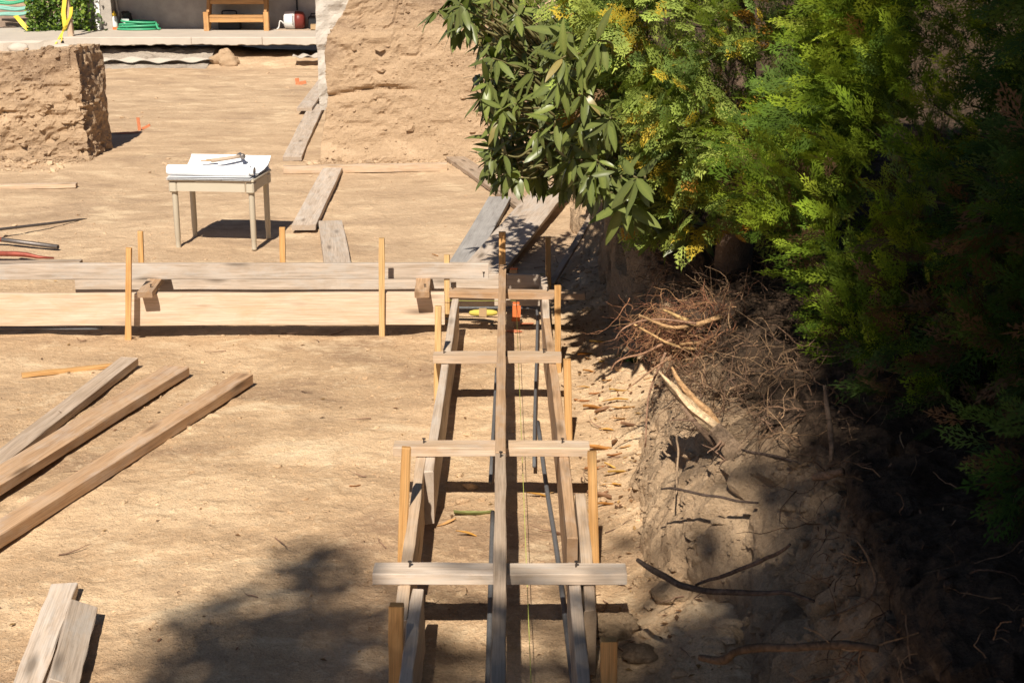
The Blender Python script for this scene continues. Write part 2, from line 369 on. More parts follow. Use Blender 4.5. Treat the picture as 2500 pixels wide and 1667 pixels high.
# clods and pebbles lying about (too many to count)
def clod_template(seed):
    r = np.random.default_rng(seed); t = (1 + 5 ** .5) / 2
    V = np.array([(-1,t,0),(1,t,0),(-1,-t,0),(1,-t,0),(0,-1,t),(0,1,t),(0,-1,-t),(0,1,-t),(t,0,-1),(t,0,1),(-t,0,-1),(-t,0,1)], float) / 1.9
    V *= r.uniform(.65, 1.25, (12, 1)); F = np.array([(0,11,5),(0,5,1),(0,1,7),(0,7,10),(0,10,11),(1,5,9),(5,11,4),(11,10,2),(10,7,6),(7,1,8),(3,9,4),(3,4,2),(3,2,6),(3,6,8),(3,8,9),(4,9,5),(2,4,11),(6,2,10),(8,6,7),(9,8,1)])
    return V, F
CLODS = [clod_template(i) for i in range(7)]
def scatter_clods(name, pts, sizes, mat, cols=None, zfun=None):
    Vs, Fs, Cs = [], [], []; n = 0
    for i, (p, s) in enumerate(zip(pts, sizes)):
        tv, tf = CLODS[i % 7]; a = rng.uniform(0, 6.28); c_, s_ = math.cos(a), math.sin(a)
        v = tv * s * np.array([1.15, .9, .6]); v = np.stack([v[:, 0] * c_ - v[:, 1] * s_, v[:, 0] * s_ + v[:, 1] * c_, v[:, 2] + s * .18], 1) + p
        Vs.append(v); Fs.append(tf + n); n += 12
        if cols is not None: Cs.append(np.tile(cols[i], (12, 1)))
    o = obj(name, mesh(name, np.concatenate(Vs), np.concatenate(Fs), False, np.concatenate(Cs) if cols is not None else None), mat)
    o['kind'] = 'stuff'; return o
def clod_field(x, y, s0, s1, smax, al):
    return np.stack([x, y, gh(x, y)], 1), np.minimum(smax, s0 + s1 * rng.pareto(al, len(x)))
n_ = 17000; y = 3.7 + 21 * rng.random(n_) ** 1.7; x = rng.uniform(-1.25 - y * .36, .62); k = fbm(x * .9, y * .9, 0, 2, 71) > rng.uniform(-.35, .35, n_)
A1 = clod_field(x[k], y[k], .0028, .0026, .035, 2.3)
y = rng.uniform(3.8, 9.8, 2200); x = rng.normal(.58, .10, 2200); k = (x < .8) & (x > .32); A2 = clod_field(x[k], y[k], .004, .0035, .03, 2.1)
A3 = clod_field(rng.uniform(-6.6, -4.35, 420), 14.35 - np.abs(rng.normal(0, .35, 420)), .010, .010, .06, 2.0)
A4 = clod_field(rng.uniform(-1.95, .6, 260), 14.4 - np.abs(rng.normal(0, .18, 260)), .008, .008, .045, 2.0)
pts = np.concatenate([a_[0] for a_ in (A1, A2, A3, A4)]); sz = np.concatenate([a_[1] for a_ in (A1, A2, A3, A4)])
n_ = 30000; y = 3.8 + 7.5 * rng.random(n_) ** 1.3; x = rng.uniform(-.6 - y * .36, .55); k = fbm(x * 1.1, y * 1.1, 7, 3, 43) > rng.uniform(-.25, .4, n_); x, y = x[k], y[k]; n_ = len(x)
O8 = np.array([(1, 0, 0), (0, 1, 0), (-1, 0, 0), (0, -1, 0), (0, 0, .8), (0, 0, -.6)], float); T8 = np.array([(0,1,4),(1,2,4),(2,3,4),(3,0,4),(1,0,5),(2,1,5),(3,2,5),(0,3,5)])
sz8 = np.minimum(.011, .0022 + .0018 * rng.pareto(2.6, n_)); V8 = O8[None] * rng.uniform(.6, 1.3, (n_, 6, 1)) * sz8[:, None, None] + np.stack([x, y, gh(x, y) + sz8 * .2], 1)[:, None]
o = obj('soil_crumbs', mesh('soil_crumbs', V8.reshape(-1, 3), (T8[None] + np.arange(n_)[:, None, None] * 6).reshape(-1, 3)), M_ground); o['kind'] = 'stuff'; tag(o, 'fine loose soil crumbs in patches on the bare ground', 'soil crumbs')
tag(scatter_clods('soil_clods', pts, sz, M_ground), 'small tan soil clods and pebbles strewn over the bare ground', 'soil clods')

# ------------------------------------------------------------------ cut earth: blocks, far wall, right bank
def earth_box(name, x0, x1, y0, y1, z1, res, mat, seed, disp=.06, shape=None, label=None, cat='earth block', parent=None):
    """upright mass of earth: front, sides, back and top as one rough shell"""
    def face(P, nu, nv):
        u = np.linspace(0, 1, nu); v = np.linspace(0, 1, nv); U, Vv = np.meshgrid(u, v); return P(U, Vv).reshape(-1, 3), gridF(nv, nu)
    dx, dy, dz = x1 - x0, y1 - y0, z1 + .12
    n = lambda d: max(3, int(d / res) + 1)
    fs = [face(lambda u, v: np.stack([x0 + u * dx, np.full_like(u, y0), -.12 + v * dz], -1), n(dx), n(dz)),
          face(lambda u, v: np.stack([np.full_like(u, x1), y0 + u * dy, -.12 + v * dz], -1), n(dy), n(dz)),
          face(lambda u, v: np.stack([np.full_like(u, x0), y1 - u * dy, -.12 + v * dz], -1), n(dy), n(dz)),
          face(lambda u, v: np.stack([x1 - u * dx, np.full_like(u, y1), -.12 + v * dz], -1), n(dx) // 2, n(dz) // 2),
          face(lambda u, v: np.stack([x0 + u * dx, y0 + v * dy, np.full_like(u, z1)], -1), n(dx), n(dy))]
    Vs, Fs, k = [], [], 0
    for v, f in fs: Vs.append(v); Fs.append(f + k); k += len(v)
    V = np.concatenate(Vs); C = np.array([(x0 + x1) / 2, (y0 + y1) / 2, z1 * .5])
    X, Y, Z = V.T; S = np.array([dx / 2, dy / 2, z1 * .62])
    D = (V - C) / S; D = np.sign(D) * np.abs(D) ** 5; D /= np.linalg.norm(D, axis=1)[:, None] + 1e-9
    d = disp * (1.0 * fbm(X * 1.3, Y * 1.3, Z * 1.6, 3, seed) + .55 * fbm(X * 4.5, Y * 4.5, Z * 6, 4, seed + 5))
    cr = ridge(X * 2.2, Y * 2.2, Z * 3.4, 3, seed + 9); d -= disp * .55 * sstep(.86, .98, cr) * (fbm(X, Y, Z, 2, seed + 3) > -.1)
    d += disp * .45 * fbm(X * 10, Y * 10, Z * 14, 4, seed + 12) - disp * .35 * sstep(.1, .3, fbm(X * 5, Y * 5, Z * 9, 3, seed + 15))
    V = V + D * d[:, None]
    if shape is not None: V = shape(V)
    o = obj(name, mesh(name, V, np.concatenate(Fs), False), mat, parent)
    if label: tag(o, label, cat)
    return o
# left block: front foot at about 14.5 m
bx = gp(219, 393, 0).x
def shape_left(V):
    X, Y, Z = V.T.copy(); k = np.clip(Z / 1.1, 0, 1.2)
    Y = Y + k * .16                                   # the front leans back
    X = X - k * .05 + .05 * (1 - k) * (X > bx - .3)
    t = Z > .95; Z = np.where(t, Z + .07 * (X - bx + 1.2) * (X > bx - 1.2) - .05 * sstep(14.6, 16, Y), Z)
    return np.stack([X, Y, Z], 1)
lb = earth_box('earth_block', -8.2, bx - .06, 14.5, 15.35, 1.04, .028, M_block, 101, .085, shape_left,
               'large square-cut block of tan earth left standing at left', 'earth block')
# far wall of earth behind the loose planks
wx = gp(790, 386, 0).x
def shape_far(V):
    X, Y, Z = V.T.copy(); k = np.clip(Z / 2.0, 0, 1.2)
    Y = Y + k * .22 - .06 * (1 - sstep(0, .2, Z)) * (Y < 15)
    e = sstep(wx + 1.2, wx, X); X = X + e * (.30 * sstep(1.1, 1.75, Z) + .05 * sstep(.1, .6, Z))
    ledge = sstep(1.22, 1.30, Z) * .05; Y = Y + ledge * (Y < 15)
    Y = Y + .06 * np.exp(-((Z - .66 - .05 * np.sin(X * 4)) / .03) ** 2) * (1 - sstep(wx + .6, wx + 1.2, X)) * (Y < 15)
    return np.stack([X, Y, Z], 1)
ew = earth_box('earth_wall', wx, 2.6, 14.5, 17.5, 2.15, .03, M_block, 140, .036, shape_far,
          'tall cut wall of tan earth with a dark crack behind the planks', 'earth wall')
Pf = []
for eo in (lb, ew):
    co = np.empty(len(eo.data.vertices) * 3, np.float32); eo.data.vertices.foreach_get('co', co); co = co.reshape(-1, 3); m_ = (co[:, 1] < 14.95) & (co[:, 2] > .02) & (co[:, 0] > -6.6); Pf.append(co[rng.choice(np.where(m_)[0], 1300)])
    # rubble spilled at the foot
    x = rng.uniform(max(-6.6, co[:, 0].min()), min(.7, co[:, 0].max()), 700); y = 14.52 - np.abs(rng.normal(0, .14, 700)); Pf.append(np.stack([x, y, gh(x, y) + .01 * rng.random(700)], 1))
Pf = np.concatenate(Pf); tag(scatter_clods('rubble_crumbs', Pf, np.minimum(.06, .006 + .007 * rng.pareto(2.3, len(Pf))), M_block), 'crumbs and small stones on and below the cut earth faces', 'soil crumbs')
# rough concrete wall end behind that earth
cw = thing('concrete_wall', 'rough pale concrete wall end standing against the tall earth wall', 'wall', (wx - .05, 14.85, 0))
def rough_slab(name, x0, x1, y0, y1, z0, z1, res, mat, seed, disp, parent):
    mb = MB(); nx, nz, ny = [max(2, int(d / res)) for d in (x1 - x0, z1 - z0, y1 - y0)]
    pl = parent.location
    for (a, b, na, nb, P) in ((x1 - x0, z1 - z0, nx, nz, lambda u, v: (x0 + u, y0, z0 + v)), (y1 - y0, z1 - z0, ny, nz, lambda u, v: (x0, y1 - u, z0 + v)), (x1 - x0, y1 - y0, nx, ny, lambda u, v: (x0 + u, y0 + v, z1)), (y1 - y0, z1 - z0, 2, 2, lambda u, v: (x1, y0 + u, z0 + v))):
        u, v = np.meshgrid(np.linspace(0, a, na), np.linspace(0, b, nb)); p = P(u, v); p = np.stack([np.broadcast_to(np.asarray(c, float), u.shape) for c in p], -1).reshape(-1, 3)
        d = disp * fbm(p[:, 0] * 7, p[:, 1] * 7, p[:, 2] * 7, 4, seed); p = p + d[:, None] * np.array([.35, 1, .3]); mb.add(p - np.array(pl), gridF(nb, na))
    return mb.build(name, mat, parent)
rough_slab('wall_body', wx - .06, wx + .75, 14.86, 15.4, .45, 2.5, .035, M_rough, 31, .05, cw)
# right bank: foot at x = FOOTX, top terrace at about 0.75 m
ny, nu = 720, 130
yy = np.concatenate([np.linspace(1.2, 3.2, 60), np.linspace(3.2, 14.7, ny - 60)]); uu = np.linspace(0, 1, nu)
U, Yb = np.meshgrid(uu, yy)
foot = FOOTX + .05 * fbm(0, Yb * .9, 0, 3, 201) + .10 * sstep(5.9, 6.6, Yb) * (1 - sstep(7.2, 8, Yb)) + .12 * (1 - sstep(3.6, 5.2, Yb)) - .15 * sstep(4.2, 5.4, Yb) * (1 - sstep(5.5, 5.9, Yb)) + .05 * fbm(0, Yb * 2.6, 0, 3, 204)
topz = .66 + .05 * fbm(0, Yb * .7, 3, 2, 202) + .34 * sstep(6.2, 8.5, Yb) + 1.0 * sstep(11.5, 14, Yb)
lean = .27 - .10 * sstep(6.0, 7.5, Yb) + .14 * sstep(3.8, 4.6, Yb) * (1 - sstep(5.5, 6.0, Yb))
f = .34
a = np.clip(U / f, 0, 1); bfr = np.clip((U - f) / (1 - f), 0, 1)
px_ = foot + lean * a ** 1.3 + bfr ** 2.6 * 6.5
rim = np.exp(-((U - f) / .05) ** 2)
pz_ = -.06 + (topz + .06) * a ** .85 + bfr * .10 + .05 * sstep(0, .4, bfr) - .02 * rim
Pb = np.stack([px_, Yb, pz_], -1).reshape(-1, 3); X, Y, Z = Pb.T
av = a.ravel(); nrm = np.stack([-np.where(av < 1, .93, .15), np.zeros_like(av), np.where(av < 1, .3, .98)], 1)
d = .10 * fbm(X * 1.6, Y * 1.9, Z * 1.6, 3, 210) + .045 * fbm(X * 6, Y * 6, Z * 4, 4, 215)
d -= .07 * sstep(.80, .98, ridge(X * 2.5, Y * 3.6, Z * 1.6, 3, 219)) + .016 * fbm(X * 16, Y * 16, Z * 6, 4, 223) + .012 * np.clip(fbm(X * 30, Y * 34, Z * 26, 3, 225), 0, 1); d += .016 * fbm(X * 22, Y * 22, Z * 18, 3, 231)
Pb = Pb + nrm * d[:, None]
bank = obj('earth_bank', mesh('earth_bank', Pb, gridF(ny, nu), False), M_bank); struct(bank, 'cut clay bank with hanging roots under the evergreen hedge', 'earth bank')
kb = rng.choice(np.where((av < 1) & (Pb[:, 1] > 3) & (Pb[:, 1] < 8))[0], 3600)
tag(scatter_clods('bank_crumbs', Pb[kb] + rng.normal(0, .004, (3600, 3)), np.minimum(.03, .0035 + .0038 * rng.pareto(2.2, 3600)), M_bank), 'loose clay crumbs clinging to the face of the cut bank', 'soil crumbs')
def bank_at(y, a_):            # point on the bank face, a_ = 0 foot .. 1 rim, >1 on the terrace (metres beyond)
    j = int(np.argmin(np.abs(yy - y))); P = Pb.reshape(ny, nu, 3)[j]
    if a_ <= 1: return Vector(P[int(a_ * f * (nu - 1))])
    k = int(np.argmin(np.abs(P[int(f * nu):, 0] - (P[int(f * (nu - 1)), 0] + a_ - 1)))) + int(f * nu); return Vector(P[min(k, nu - 1)])

# ------------------------------------------------------------------ background: slab, house, stair and clutter
SY = 24.7; ST = gY(900, 91, SY).z; SB = ST - .135; HW = 26.75
xl = gY(155, 95, SY).x; xr = wx + .9
sl = thing('patio_slab', 'thick pale concrete patio slab undercut at its front edge', 'slab', (0, SY, SB))
mb = MB(); xs = np.linspace(xl, xr, 150); 
low = SB + .022 * fbm(xs * 9, 0, 0, 4, 301); edge = SY + .012 * fbm(xs * 5, 1, 0, 3, 302)
rows = [np.stack([xs, edge + 2.6, low], 1), np.stack([xs, edge + .03, low], 1), np.stack([xs, edge, low + .012], 1), np.stack([xs, edge, np.full_like(xs, ST - .012)], 1), np.stack([xs, edge + .012, np.full_like(xs, ST)], 1), np.stack([xs, np.full_like(xs, SY + 2.7), np.full_like(xs, ST)], 1)]
mb.add(np.concatenate(rows) - np.array(sl.location), gridF(6, 150)); mb.build('slab_body', M_concrete, sl)
for jx in (467, 640):
    p = gY(jx, 100, SY); MB().box(-.004, .004, -.004, .02, -.06, .064, Matrix.Translation(Vector((p.x, SY - .002, ST - .066)) - sl.location)).build('control_joint', M_stone, sl)
# side path, left of the slab
V = []; xs = np.linspace(-16, xl - .02, 90)
for k, (yo, zo) in enumerate([(0, -.4), (0, -.03), (.03, 0), (2.6, .10), (5, .15)]): V.append(np.stack([xs, SY - .1 + yo + (.05 if k < 3 else 0) * fbm(xs * 3, k, 0, 4, 311), ST - .05 + zo + .02 * fbm(xs * 4, k * 3.1, 0, 3, 312)], 1))
struct(obj('path', mesh('path', np.concatenate(V), gridF(5, 90)), M_concrete))
# house
hx0 = gY(246, 40, HW).x; hx1 = 3.0
h = thing('house', 'house with grey concrete foundation wall under a deck overhang', 'house', (hx0, HW, ST))
def hbox(name, x0, x1, y0, y1, z0, z1, mat, par=h): return MB().box(x0, x1, y0, y1, z0, z1, Matrix.Translation(-h.location)).build(name, mat, par)
hbox('foundation_wall', hx0 + .28, hx1, HW, HW + .3, ST - .3, 3.2, M_conwall)
hbox('wall_return', hx0 + .08, hx0 + .277, HW - .28, HW + .3, ST - .3, 3.2, M_conwall)
hbox('corner_trim', hx0 - .02, hx0 + .077, HW - .32, HW + .1, ST - .3, 3.2, M_white)
hbox('side_wall', hx0 - .22, hx0 - .023, HW - .26, HW + .2, ST - .3, 3.2, M_rough)
hbox('deck_overhang', hx0 + .08, hx1, HW - 2.05, HW + .3, 2.45, 2.62, M_stair)
# ivy on the left of the house
def leaf_quads(C, n, size, colors, seed, up=.3, flat=.0):
    r = np.random.default_rng(seed); m = len(C)
    nrm = r.normal(0, 1, (m, 3)); nrm[:, 2] = np.abs(nrm[:, 2]) + up; nrm[:, 1] -= .5; nrm /= np.linalg.norm(nrm, axis=1)[:, None]
    t = np.cross(nrm, r.normal(0, 1, (m, 3))); t /= np.linalg.norm(t, axis=1)[:, None]; b_ = np.cross(nrm, t); s = (size * r.uniform(.6, 1.35, m))[:, None]
    V = np.stack([C - t * s * .5, C + b_ * s * .38 + nrm * s * .06, C + t * s * .6, C - b_ * s * .38 + nrm * s * .06], 1).reshape(-1, 3)
    F = np.arange(m * 4).reshape(m, 4); ci = r.integers(0, len(colors), m); col = np.repeat(np.asarray(colors)[ci] * r.uniform(.7, 1.25, (m, 1)), 4, 0)
    return V, F, col
iv = thing('ivy', 'leafy green ivy mass beside the white door trim', 'ivy', tuple(gY(165, 78, HW - .4)))
def ivy_pts(n, seed):
    r = np.random.default_rng(seed); x0, x1 = gY(92, 40, HW).x, gY(238, 40, HW).x
    P = np.stack([r.uniform(x0, x1, n), HW - .35 - .35 * r.random(n) ** .5, r.uniform(ST - .02, 1.7, n)], 1)
    P[:, 1] += .18 * fbm(P[:, 0] * 3, 0, P[:, 2] * 3, 3, 5); k = r.random(n) < .25; P[k, 0] += .35 * (1 - (P[k, 2] - ST) / 1.3) * r.random(k.sum())
    return P
Vv, Ff, Cc = leaf_quads(ivy_pts(5200, 3), 0, .062, [(.13, .22, .03), (.09, .16, .025), (.20, .28, .04), (.05, .09, .02)], 4)
o = obj('leaf_mass', mesh('leaf_mass', Vv - np.array(iv.location), Ff, False, Cc), M_broad, iv); o['kind'] = 'stuff'
mb = MB()
for k in range(14):
    x = gY(100 + k * 9, 40, HW).x; mb.tube(np.array([(x, HW - .28, ST), (x + .05, HW - .27, .9), (x - .04, HW - .25, 1.6)]) - np.array(iv.location), [.012, .009, .005], 5)
mb.build('stems', M_bark, iv)
# stone steps and hose heap, far left
ss = thing('stone_steps', 'weathered brown stone steps at the upper left corner', 'steps', tuple(gY(40, 78, HW - .3)))
for k, (ya, yb) in enumerate(((76, 68), (64, 46), (42, 20))):
    p0 = gY(6 - 30 * k, ya, HW - .2 + .25 * k); p1 = gY(100, yb, HW - .2 + .25 * k); zt = p1.z
    o = MB().box(p0.x - 2.0, p1.x, p0.y, p0.y + .7, p0.z - .25, zt, Matrix.Translation(-ss.location)).build('stone', M_stone, ss)
    bv = o.modifiers.new('bevel', 'BEVEL'); bv.width = .03; bv.segments = 2
def hose(name, pts, r, mat, label, cat, group=None, parent=None, k=8, n=8):
    P = smooth_path(pts, k); c = P.mean(0) * [1, 1, 0] + [0, 0, P[:, 2].min()]
    o = MB().tube(P - c, r, n).build(name, mat, parent, True, c); return tag(o, label, cat, group) if label else o
for i, (nm, y0, c) in enumerate((('pale teal hose hanging lowest across the stone steps', 40, M_teal), ('pale teal hose looped in the middle of the step heap', 24, M_teal), ('darker green hose topmost on the stone step heap', 8, M_hose))):
    P = []
    for t in np.linspace(0, 1, 9): P.append(gY(-20 + 112 * t, y0 - 3 * math.sin(t * 7 + i) - (16 * t * t if i == 0 else 4 * t), HW - .38 + .06 * i))
    P2 = [p + Vector((.05, .05, .05 + .03 * math.sin(6 * k))) for k, p in enumerate(reversed(P))]
    hose('hose', [np.array(p) for p in P + P2], .024, c, nm, 'hose', 'hoses heaped on the steps')
# post with caution tape
pb_ = gY(178, 95, SY + .25); pt = thing('post', 'pinkish wooden post wound with yellow tape beside the ivy', 'post', tuple(pb_))
board('post_timber', pb_ + Vector((-.02, 0, -.05)), pb_ + Vector((-.09, 0, 1.5)), .09, .09, M_pale, pt, (0, 1, 0))
tp = thing('caution_tape', 'yellow caution tape wound around the post and trailing down', 'tape', tuple(pb_ + Vector((-.05, -.07, .01))))
def ribbon(name, pts, w, mat, parent, side=(1, 0, .2), tw=0.0, th=.002):
    P = smooth_path([np.array(p) for p in pts], 7); s0 = np.array(side, float); V = []
    for i, p in enumerate(P):
        a = tw * i / len(P); s = s0 * math.cos(a) + np.array([0, .8, .3]) * math.sin(a); s /= np.linalg.norm(s)
        for dz in (0, th): V += [p - s * w / 2 + [0, -dz, 0], p + s * w / 2 + [0, -dz, 0]]
    n = len(P); F = []
    for i in range(n - 1):
        a = i * 4; b_ = a + 4; F += [(a, a + 1, b_ + 1, b_), (a + 2, b_ + 2, b_ + 3, a + 3), (a, b_, b_ + 2, a + 2), (a + 1, a + 3, b_ + 3, b_ + 1)]
    return obj(name, mesh(name, np.array(V) - np.array(parent.location), F), mat, parent)
f0 = SY + .16
ribbon('tape_strand', [gY(160, -30, f0), gY(157, 10, f0), gY(155, 30, f0), gY(157, 50, f0), gY(159, 66, f0)], .075, M_tape, tp)
ribbon('tape_strand', [gY(174, 18, f0), gY(172, 38, f0), gY(163, 58, f0), gY(158, 72, f0), gY(150, 84, f0), gY(138, 104, SY - .1), gY(122, 125, SY - .25)], .06, M_tape, tp, tw=1.2)
ribbon('tape_strand', [gY(160, 60, f0 - .02), gY(152, 82, f0 - .02), gY(150, 100, SY - .12), gY(144, 124, SY - .25)], .04, M_tape, tp, tw=2.2)
ribbon('tape_strand', [gY(156, 96, SY + .2), gY(168, 92, SY + .2), gY(178, 84, SY + .22)], .05, M_cloth, tp)
t2 = thing('caution_tape', 'yellow caution tape strip hanging down the stone steps', 'tape', tuple(gY(72, 76, HW - .55)))
ribbon('tape_strand', [gY(38, 39, HW - .5), gY(48, 50, HW - .5), gY(58, 62, HW - .55), gY(72, 76, HW - .6)], .09, M_tape, t2)
# clutter on the patio
def lathe(prof, n=20):
    V = [(r * math.cos(2 * math.pi * k / n), r * math.sin(2 * math.pi * k / n), z) for r, z in prof for k in range(n)]; m = len(prof)
    F = [(i * n + k, i * n + (k + 1) % n, (i + 1) * n + (k + 1) % n, (i + 1) * n + k) for i in range(m - 1) for k in range(n)]
    return np.array(V), F + [tuple(range(n - 1, -1, -1)), tuple(range((m - 1) * n, m * n))]
p = gp(285, 72, ST); p.y = HW - .22; s_ = FPX / (p.y * .97)
bt = thing('spray_bottle', 'white and yellow garden bottle standing by the concrete wall corner', 'bottle', (p.x, p.y, ST))
V_, F_ = lathe([(.05, 0), (.056, .02), (.056, .18), (.045, .22), (.03, .24)]); MB().add(V_, F_).build('body', M_whiteplastic, bt, True)
V_, F_ = lathe([(.032, .238), (.034, .28), (.012, .30), (.012, .33)]); MB().add(V_, F_).build('cap', M_yellowp, bt, True)
MB().box(-.057, .057, -.0585, -.05, .0, .05).build('label_band', M_orange, bt)
hose('downpipe_cable', [np.array(gY(282, -25, HW - .1)), np.array(gY(284, 10, HW - .08)), np.array(gY(288, 30, HW - .08)), np.array((p.x + .05, HW - .1, ST + .3)), np.array((p.x + .02, HW - .12, ST + .02))], .018, M_concrete, 'grey flexible pipe running down the wall behind the white bottle', 'pipe')
bg_ = thing('sack', 'small crumpled dark sack beside the white bottle', 'sack', (p.x + .22, HW - .2, ST))
V_, F_ = lathe([(.07, 0), (.10, .05), (.095, .16), (.075, .24), (.09, .29), (.05, .30)], 14); V_ = V_ * (1 + .25 * fbm(V_[:, 0] * 14, V_[:, 1] * 14, V_[:, 2] * 14, 2, 8)[:, None]); V_[:, 2] = np.abs(V_[:, 2])
MB().add(V_, F_).build('sack_body', M_black, bg_); MB().box(-.07, .06, -.115, -.10, .05, .2).build('label_panel', M_white, bg_)
hc = gp(352, 70, ST); hc.y = HW - .32
P = []
for i in range(160):
    t = i / 160 * 2 * math.pi * 6; k = i // 27; rr = .30 + .05 * math.sin(t * .37 + 1) - .012 * k
    P.append((hc.x + rr * 1.12 * math.cos(t) + .03 * math.sin(1.7 * k), hc.y + rr * .6 * math.sin(t), ST + .02 + .026 * k + .03 * math.sin(t * 1.0 + k) * (k > 1) * .5))
P += [(hc.x + .36, hc.y - .1, ST + .06), (hc.x + .40, hc.y - .15, ST + .02)]
hose('garden_hose', P, .019, M_hose, 'coiled bright green garden hose on the patio by the wall', 'hose', k=2)
# timber stair
sx0, sx1 = gY(506, 60, HW - .5).x, gY(652, 60, HW - .5).x; syf = HW - .55
st = thing('timber_stair', 'orange-brown timber stair with open treads against the concrete wall', 'stair', ((sx0 + sx1) / 2, syf, ST))
for sx in (sx0, sx1):
    board('foot_post', (sx, syf, ST), (sx, syf, ST + .33), .11, .09, M_stair, st, (1, 0, 0))
    board('stringer', (sx + .02 * (1 if sx == sx0 else -1), syf + .06, ST + .06), (sx + .03 * (1 if sx == sx0 else -1), syf + .62, ST + 1.35), .24, .05, M_stair, st, (1, 0, 0))
for k, (zz, yo) in enumerate(((.25, .02), (.56, .16), (.87, .30), (1.18, .44))):
    board('tread', (sx0 + .055, syf + yo + .1, ST + zz), (sx1 - .055, syf + yo + .1, ST + zz), .26, .045, M_stair, st)
    board('riser', (sx0 + .055, syf + yo - .02, ST + zz - .065), (sx1 - .055, syf + yo - .02, ST + zz - .065), .07, .03, M_stair, st, (0, 1, 0))
# things under and beside the stair
c = gp(575, 68, ST); c.y = HW - .25
bxo = thing('tool_case', 'black tool case standing under the timber stair', 'case', (c.x, c.y, ST))
o = MB().box(-.2, .2, -.08, .08, 0, .26).build('case_body', M_black, bxo); o.modifiers.new('bevel', 'BEVEL').width = .02
MB().tube(smooth_path([np.array(a) for a in ((-.13, 0, .26), (-.11, 0, .33), (.11, 0, .33), (.13, 0, .26))], 5), .014, 6).build('handle', M_black, bxo)
for lx in (-.1, .06): MB().box(lx, lx + .05, -.09, -.078, .19, .23).build('latch', M_steel, bxo)
c = gp(733, 66, ST); c.y = HW - .3
ht = thing('canister_vacuum', 'white and dark red canister machine on the patio near the wall', 'canister', (c.x, c.y, ST))
V_, F_ = lathe([(.12, -.17), (.155, -.15), (.165, 0), (.16, .03)], 24); V_ = V_[:, [2, 0, 1]] + [0, 0, .17]; MB().add(V_, F_).build('white_drum', M_whiteplastic, ht, True)
V_, F_ = lathe([(.161, .03), (.163, .10), (.15, .17), (.10, .2)], 24); V_ = V_[:, [2, 0, 1]] + [0, 0, .17]; MB().add(V_, F_).build('red_drum', M_redplastic, ht, True)
for k in range(8): MB().box(-.004, .012, -.175, -.155, .10 + .024 * k, .11 + .024 * k).build('vent_slot', M_black, ht)
MB().tube(smooth_path([np.array(a) for a in ((-.17, -.02, .1), (-.24, -.05, .16), (-.27, -.05, .05), (-.3, -.08, .015))], 6), .012, 6).build('hose_end', M_whiteplastic, ht, True)
MB().box(-.3, .4, -.16, .14, 0, .014).build('base_board', M_dark, ht)
c2 = thing('tool_case', 'small black case between the red canister and the rough wall', 'case', (c.x + .36, c.y + .08, ST))
o = MB().box(-.1, .12, -.1, .08, 0, .24).build('case_body', M_black, c2); o.modifiers.new('bevel', 'BEVEL').width = .02; MB().tube([(-.06, 0, .24), (-.05, 0, .28), (.06, 0, .28), (.07, 0, .24)], .012, 6).build('handle', M_black, c2)
c3 = thing('cardboard_box', 'small brown cardboard box beside the red canister', 'box', (c.x + .42, c.y - .1, ST))
MB().box(-.1, .12, -.06, .06, 0, .10).build('box_body', M_card, c3); MB().box(-.1, .12, -.062, .062, .102, .106).build('box_flap', M_card, c3)
o = board('wall_conduit', (gY(725, 0, HW).x, HW - .03, ST + .33), (gY(725, 0, HW).x, HW - .03, 2.3), .03, .03, M_black, None, (0, 1, 0)); tag(o, 'dark vertical conduit on the concrete wall above the canister', 'conduit')
cp = thing('coiled_wire', 'thin pale wire curl on the patio by the stair foot', 'wire', tuple(gp(632, 70, ST)))
MB().tube(smooth_path([np.array(a) for a in ((0, 0, .01), (.06, 0, .03), (.05, .02, .10), (.0, .02, .13), (-.04, 0, .02), (-.12, 0, .01))], 6), .007, 5).build('strand', M_whiteplastic, cp, True)
# undercut: gravel, fabric sheet, earth lump
gxs = np.linspace(xl - .6, gY(515, 150, 24.6).x, 70); gys = np.linspace(24.0, 25.6, 30); A, B_ = np.meshgrid(gxs, gys)
zg = gh(A, B_) + .012 + .03 * sstep(24.3, 24.8, B_) + .02 * fbm(A * 20, B_ * 20, 0, 3, 77) - .03 * sstep(24.25, 24.0, B_); zg = np.minimum(zg, SB - .05)
o = struct(obj('gravel_bed', mesh('gravel_bed', np.stack([A, B_, zg], -1).reshape(-1, 3), gridF(30, 70)), M_gravel))
def sheet(name, x0, x1, yc, z, amp, seed, label, cat, w=.35, mat=M_cloth, fold=12):
    nx, ny_ = 70, 9; u = np.linspace(x0, x1, nx); v = np.linspace(-.5, .5, ny_); U_, V2 = np.meshgrid(u, v); nz_ = fbm(U_ * 2.3, V2 * 2, 0, 3, seed)
    zz = z + amp * nz_ + .02 * np.sin(U_ * fold + V2 * 3) - .25 * w * (V2 < -.1) * (-V2 - .1); yyv = yc + V2 * w + .06 * fbm(U_ * 2, 0, 1, 2, seed + 1)
    P1 = np.stack([U_, yyv, zz], -1).reshape(-1, 3); P2 = P1 - [0, 0, .006]; Fq = gridF(ny_, nx); P0 = np.array([x0, yc, 0])
    o = obj(name, mesh(name, np.concatenate([P1, P2]) - P0, np.concatenate([Fq, Fq[:, ::-1] + len(P1)])), mat, None, P0); return tag(o, label, cat)
sheet('fabric_sheet', gY(240, 140, 24.45).x, gY(520, 132, 24.45).x, 24.46, .13, .035, 400, 'crumpled white fabric sheet lying in the gravel under the slab', 'sheet', .22)
sheet('fabric_sheet', gY(716, 132, 24.4).x, gY(790, 140, 24.4).x, 24.45, .20, .03, 410, 'folded white fabric sheet under the slab beside the rough wall', 'sheet', .3, fold=28)
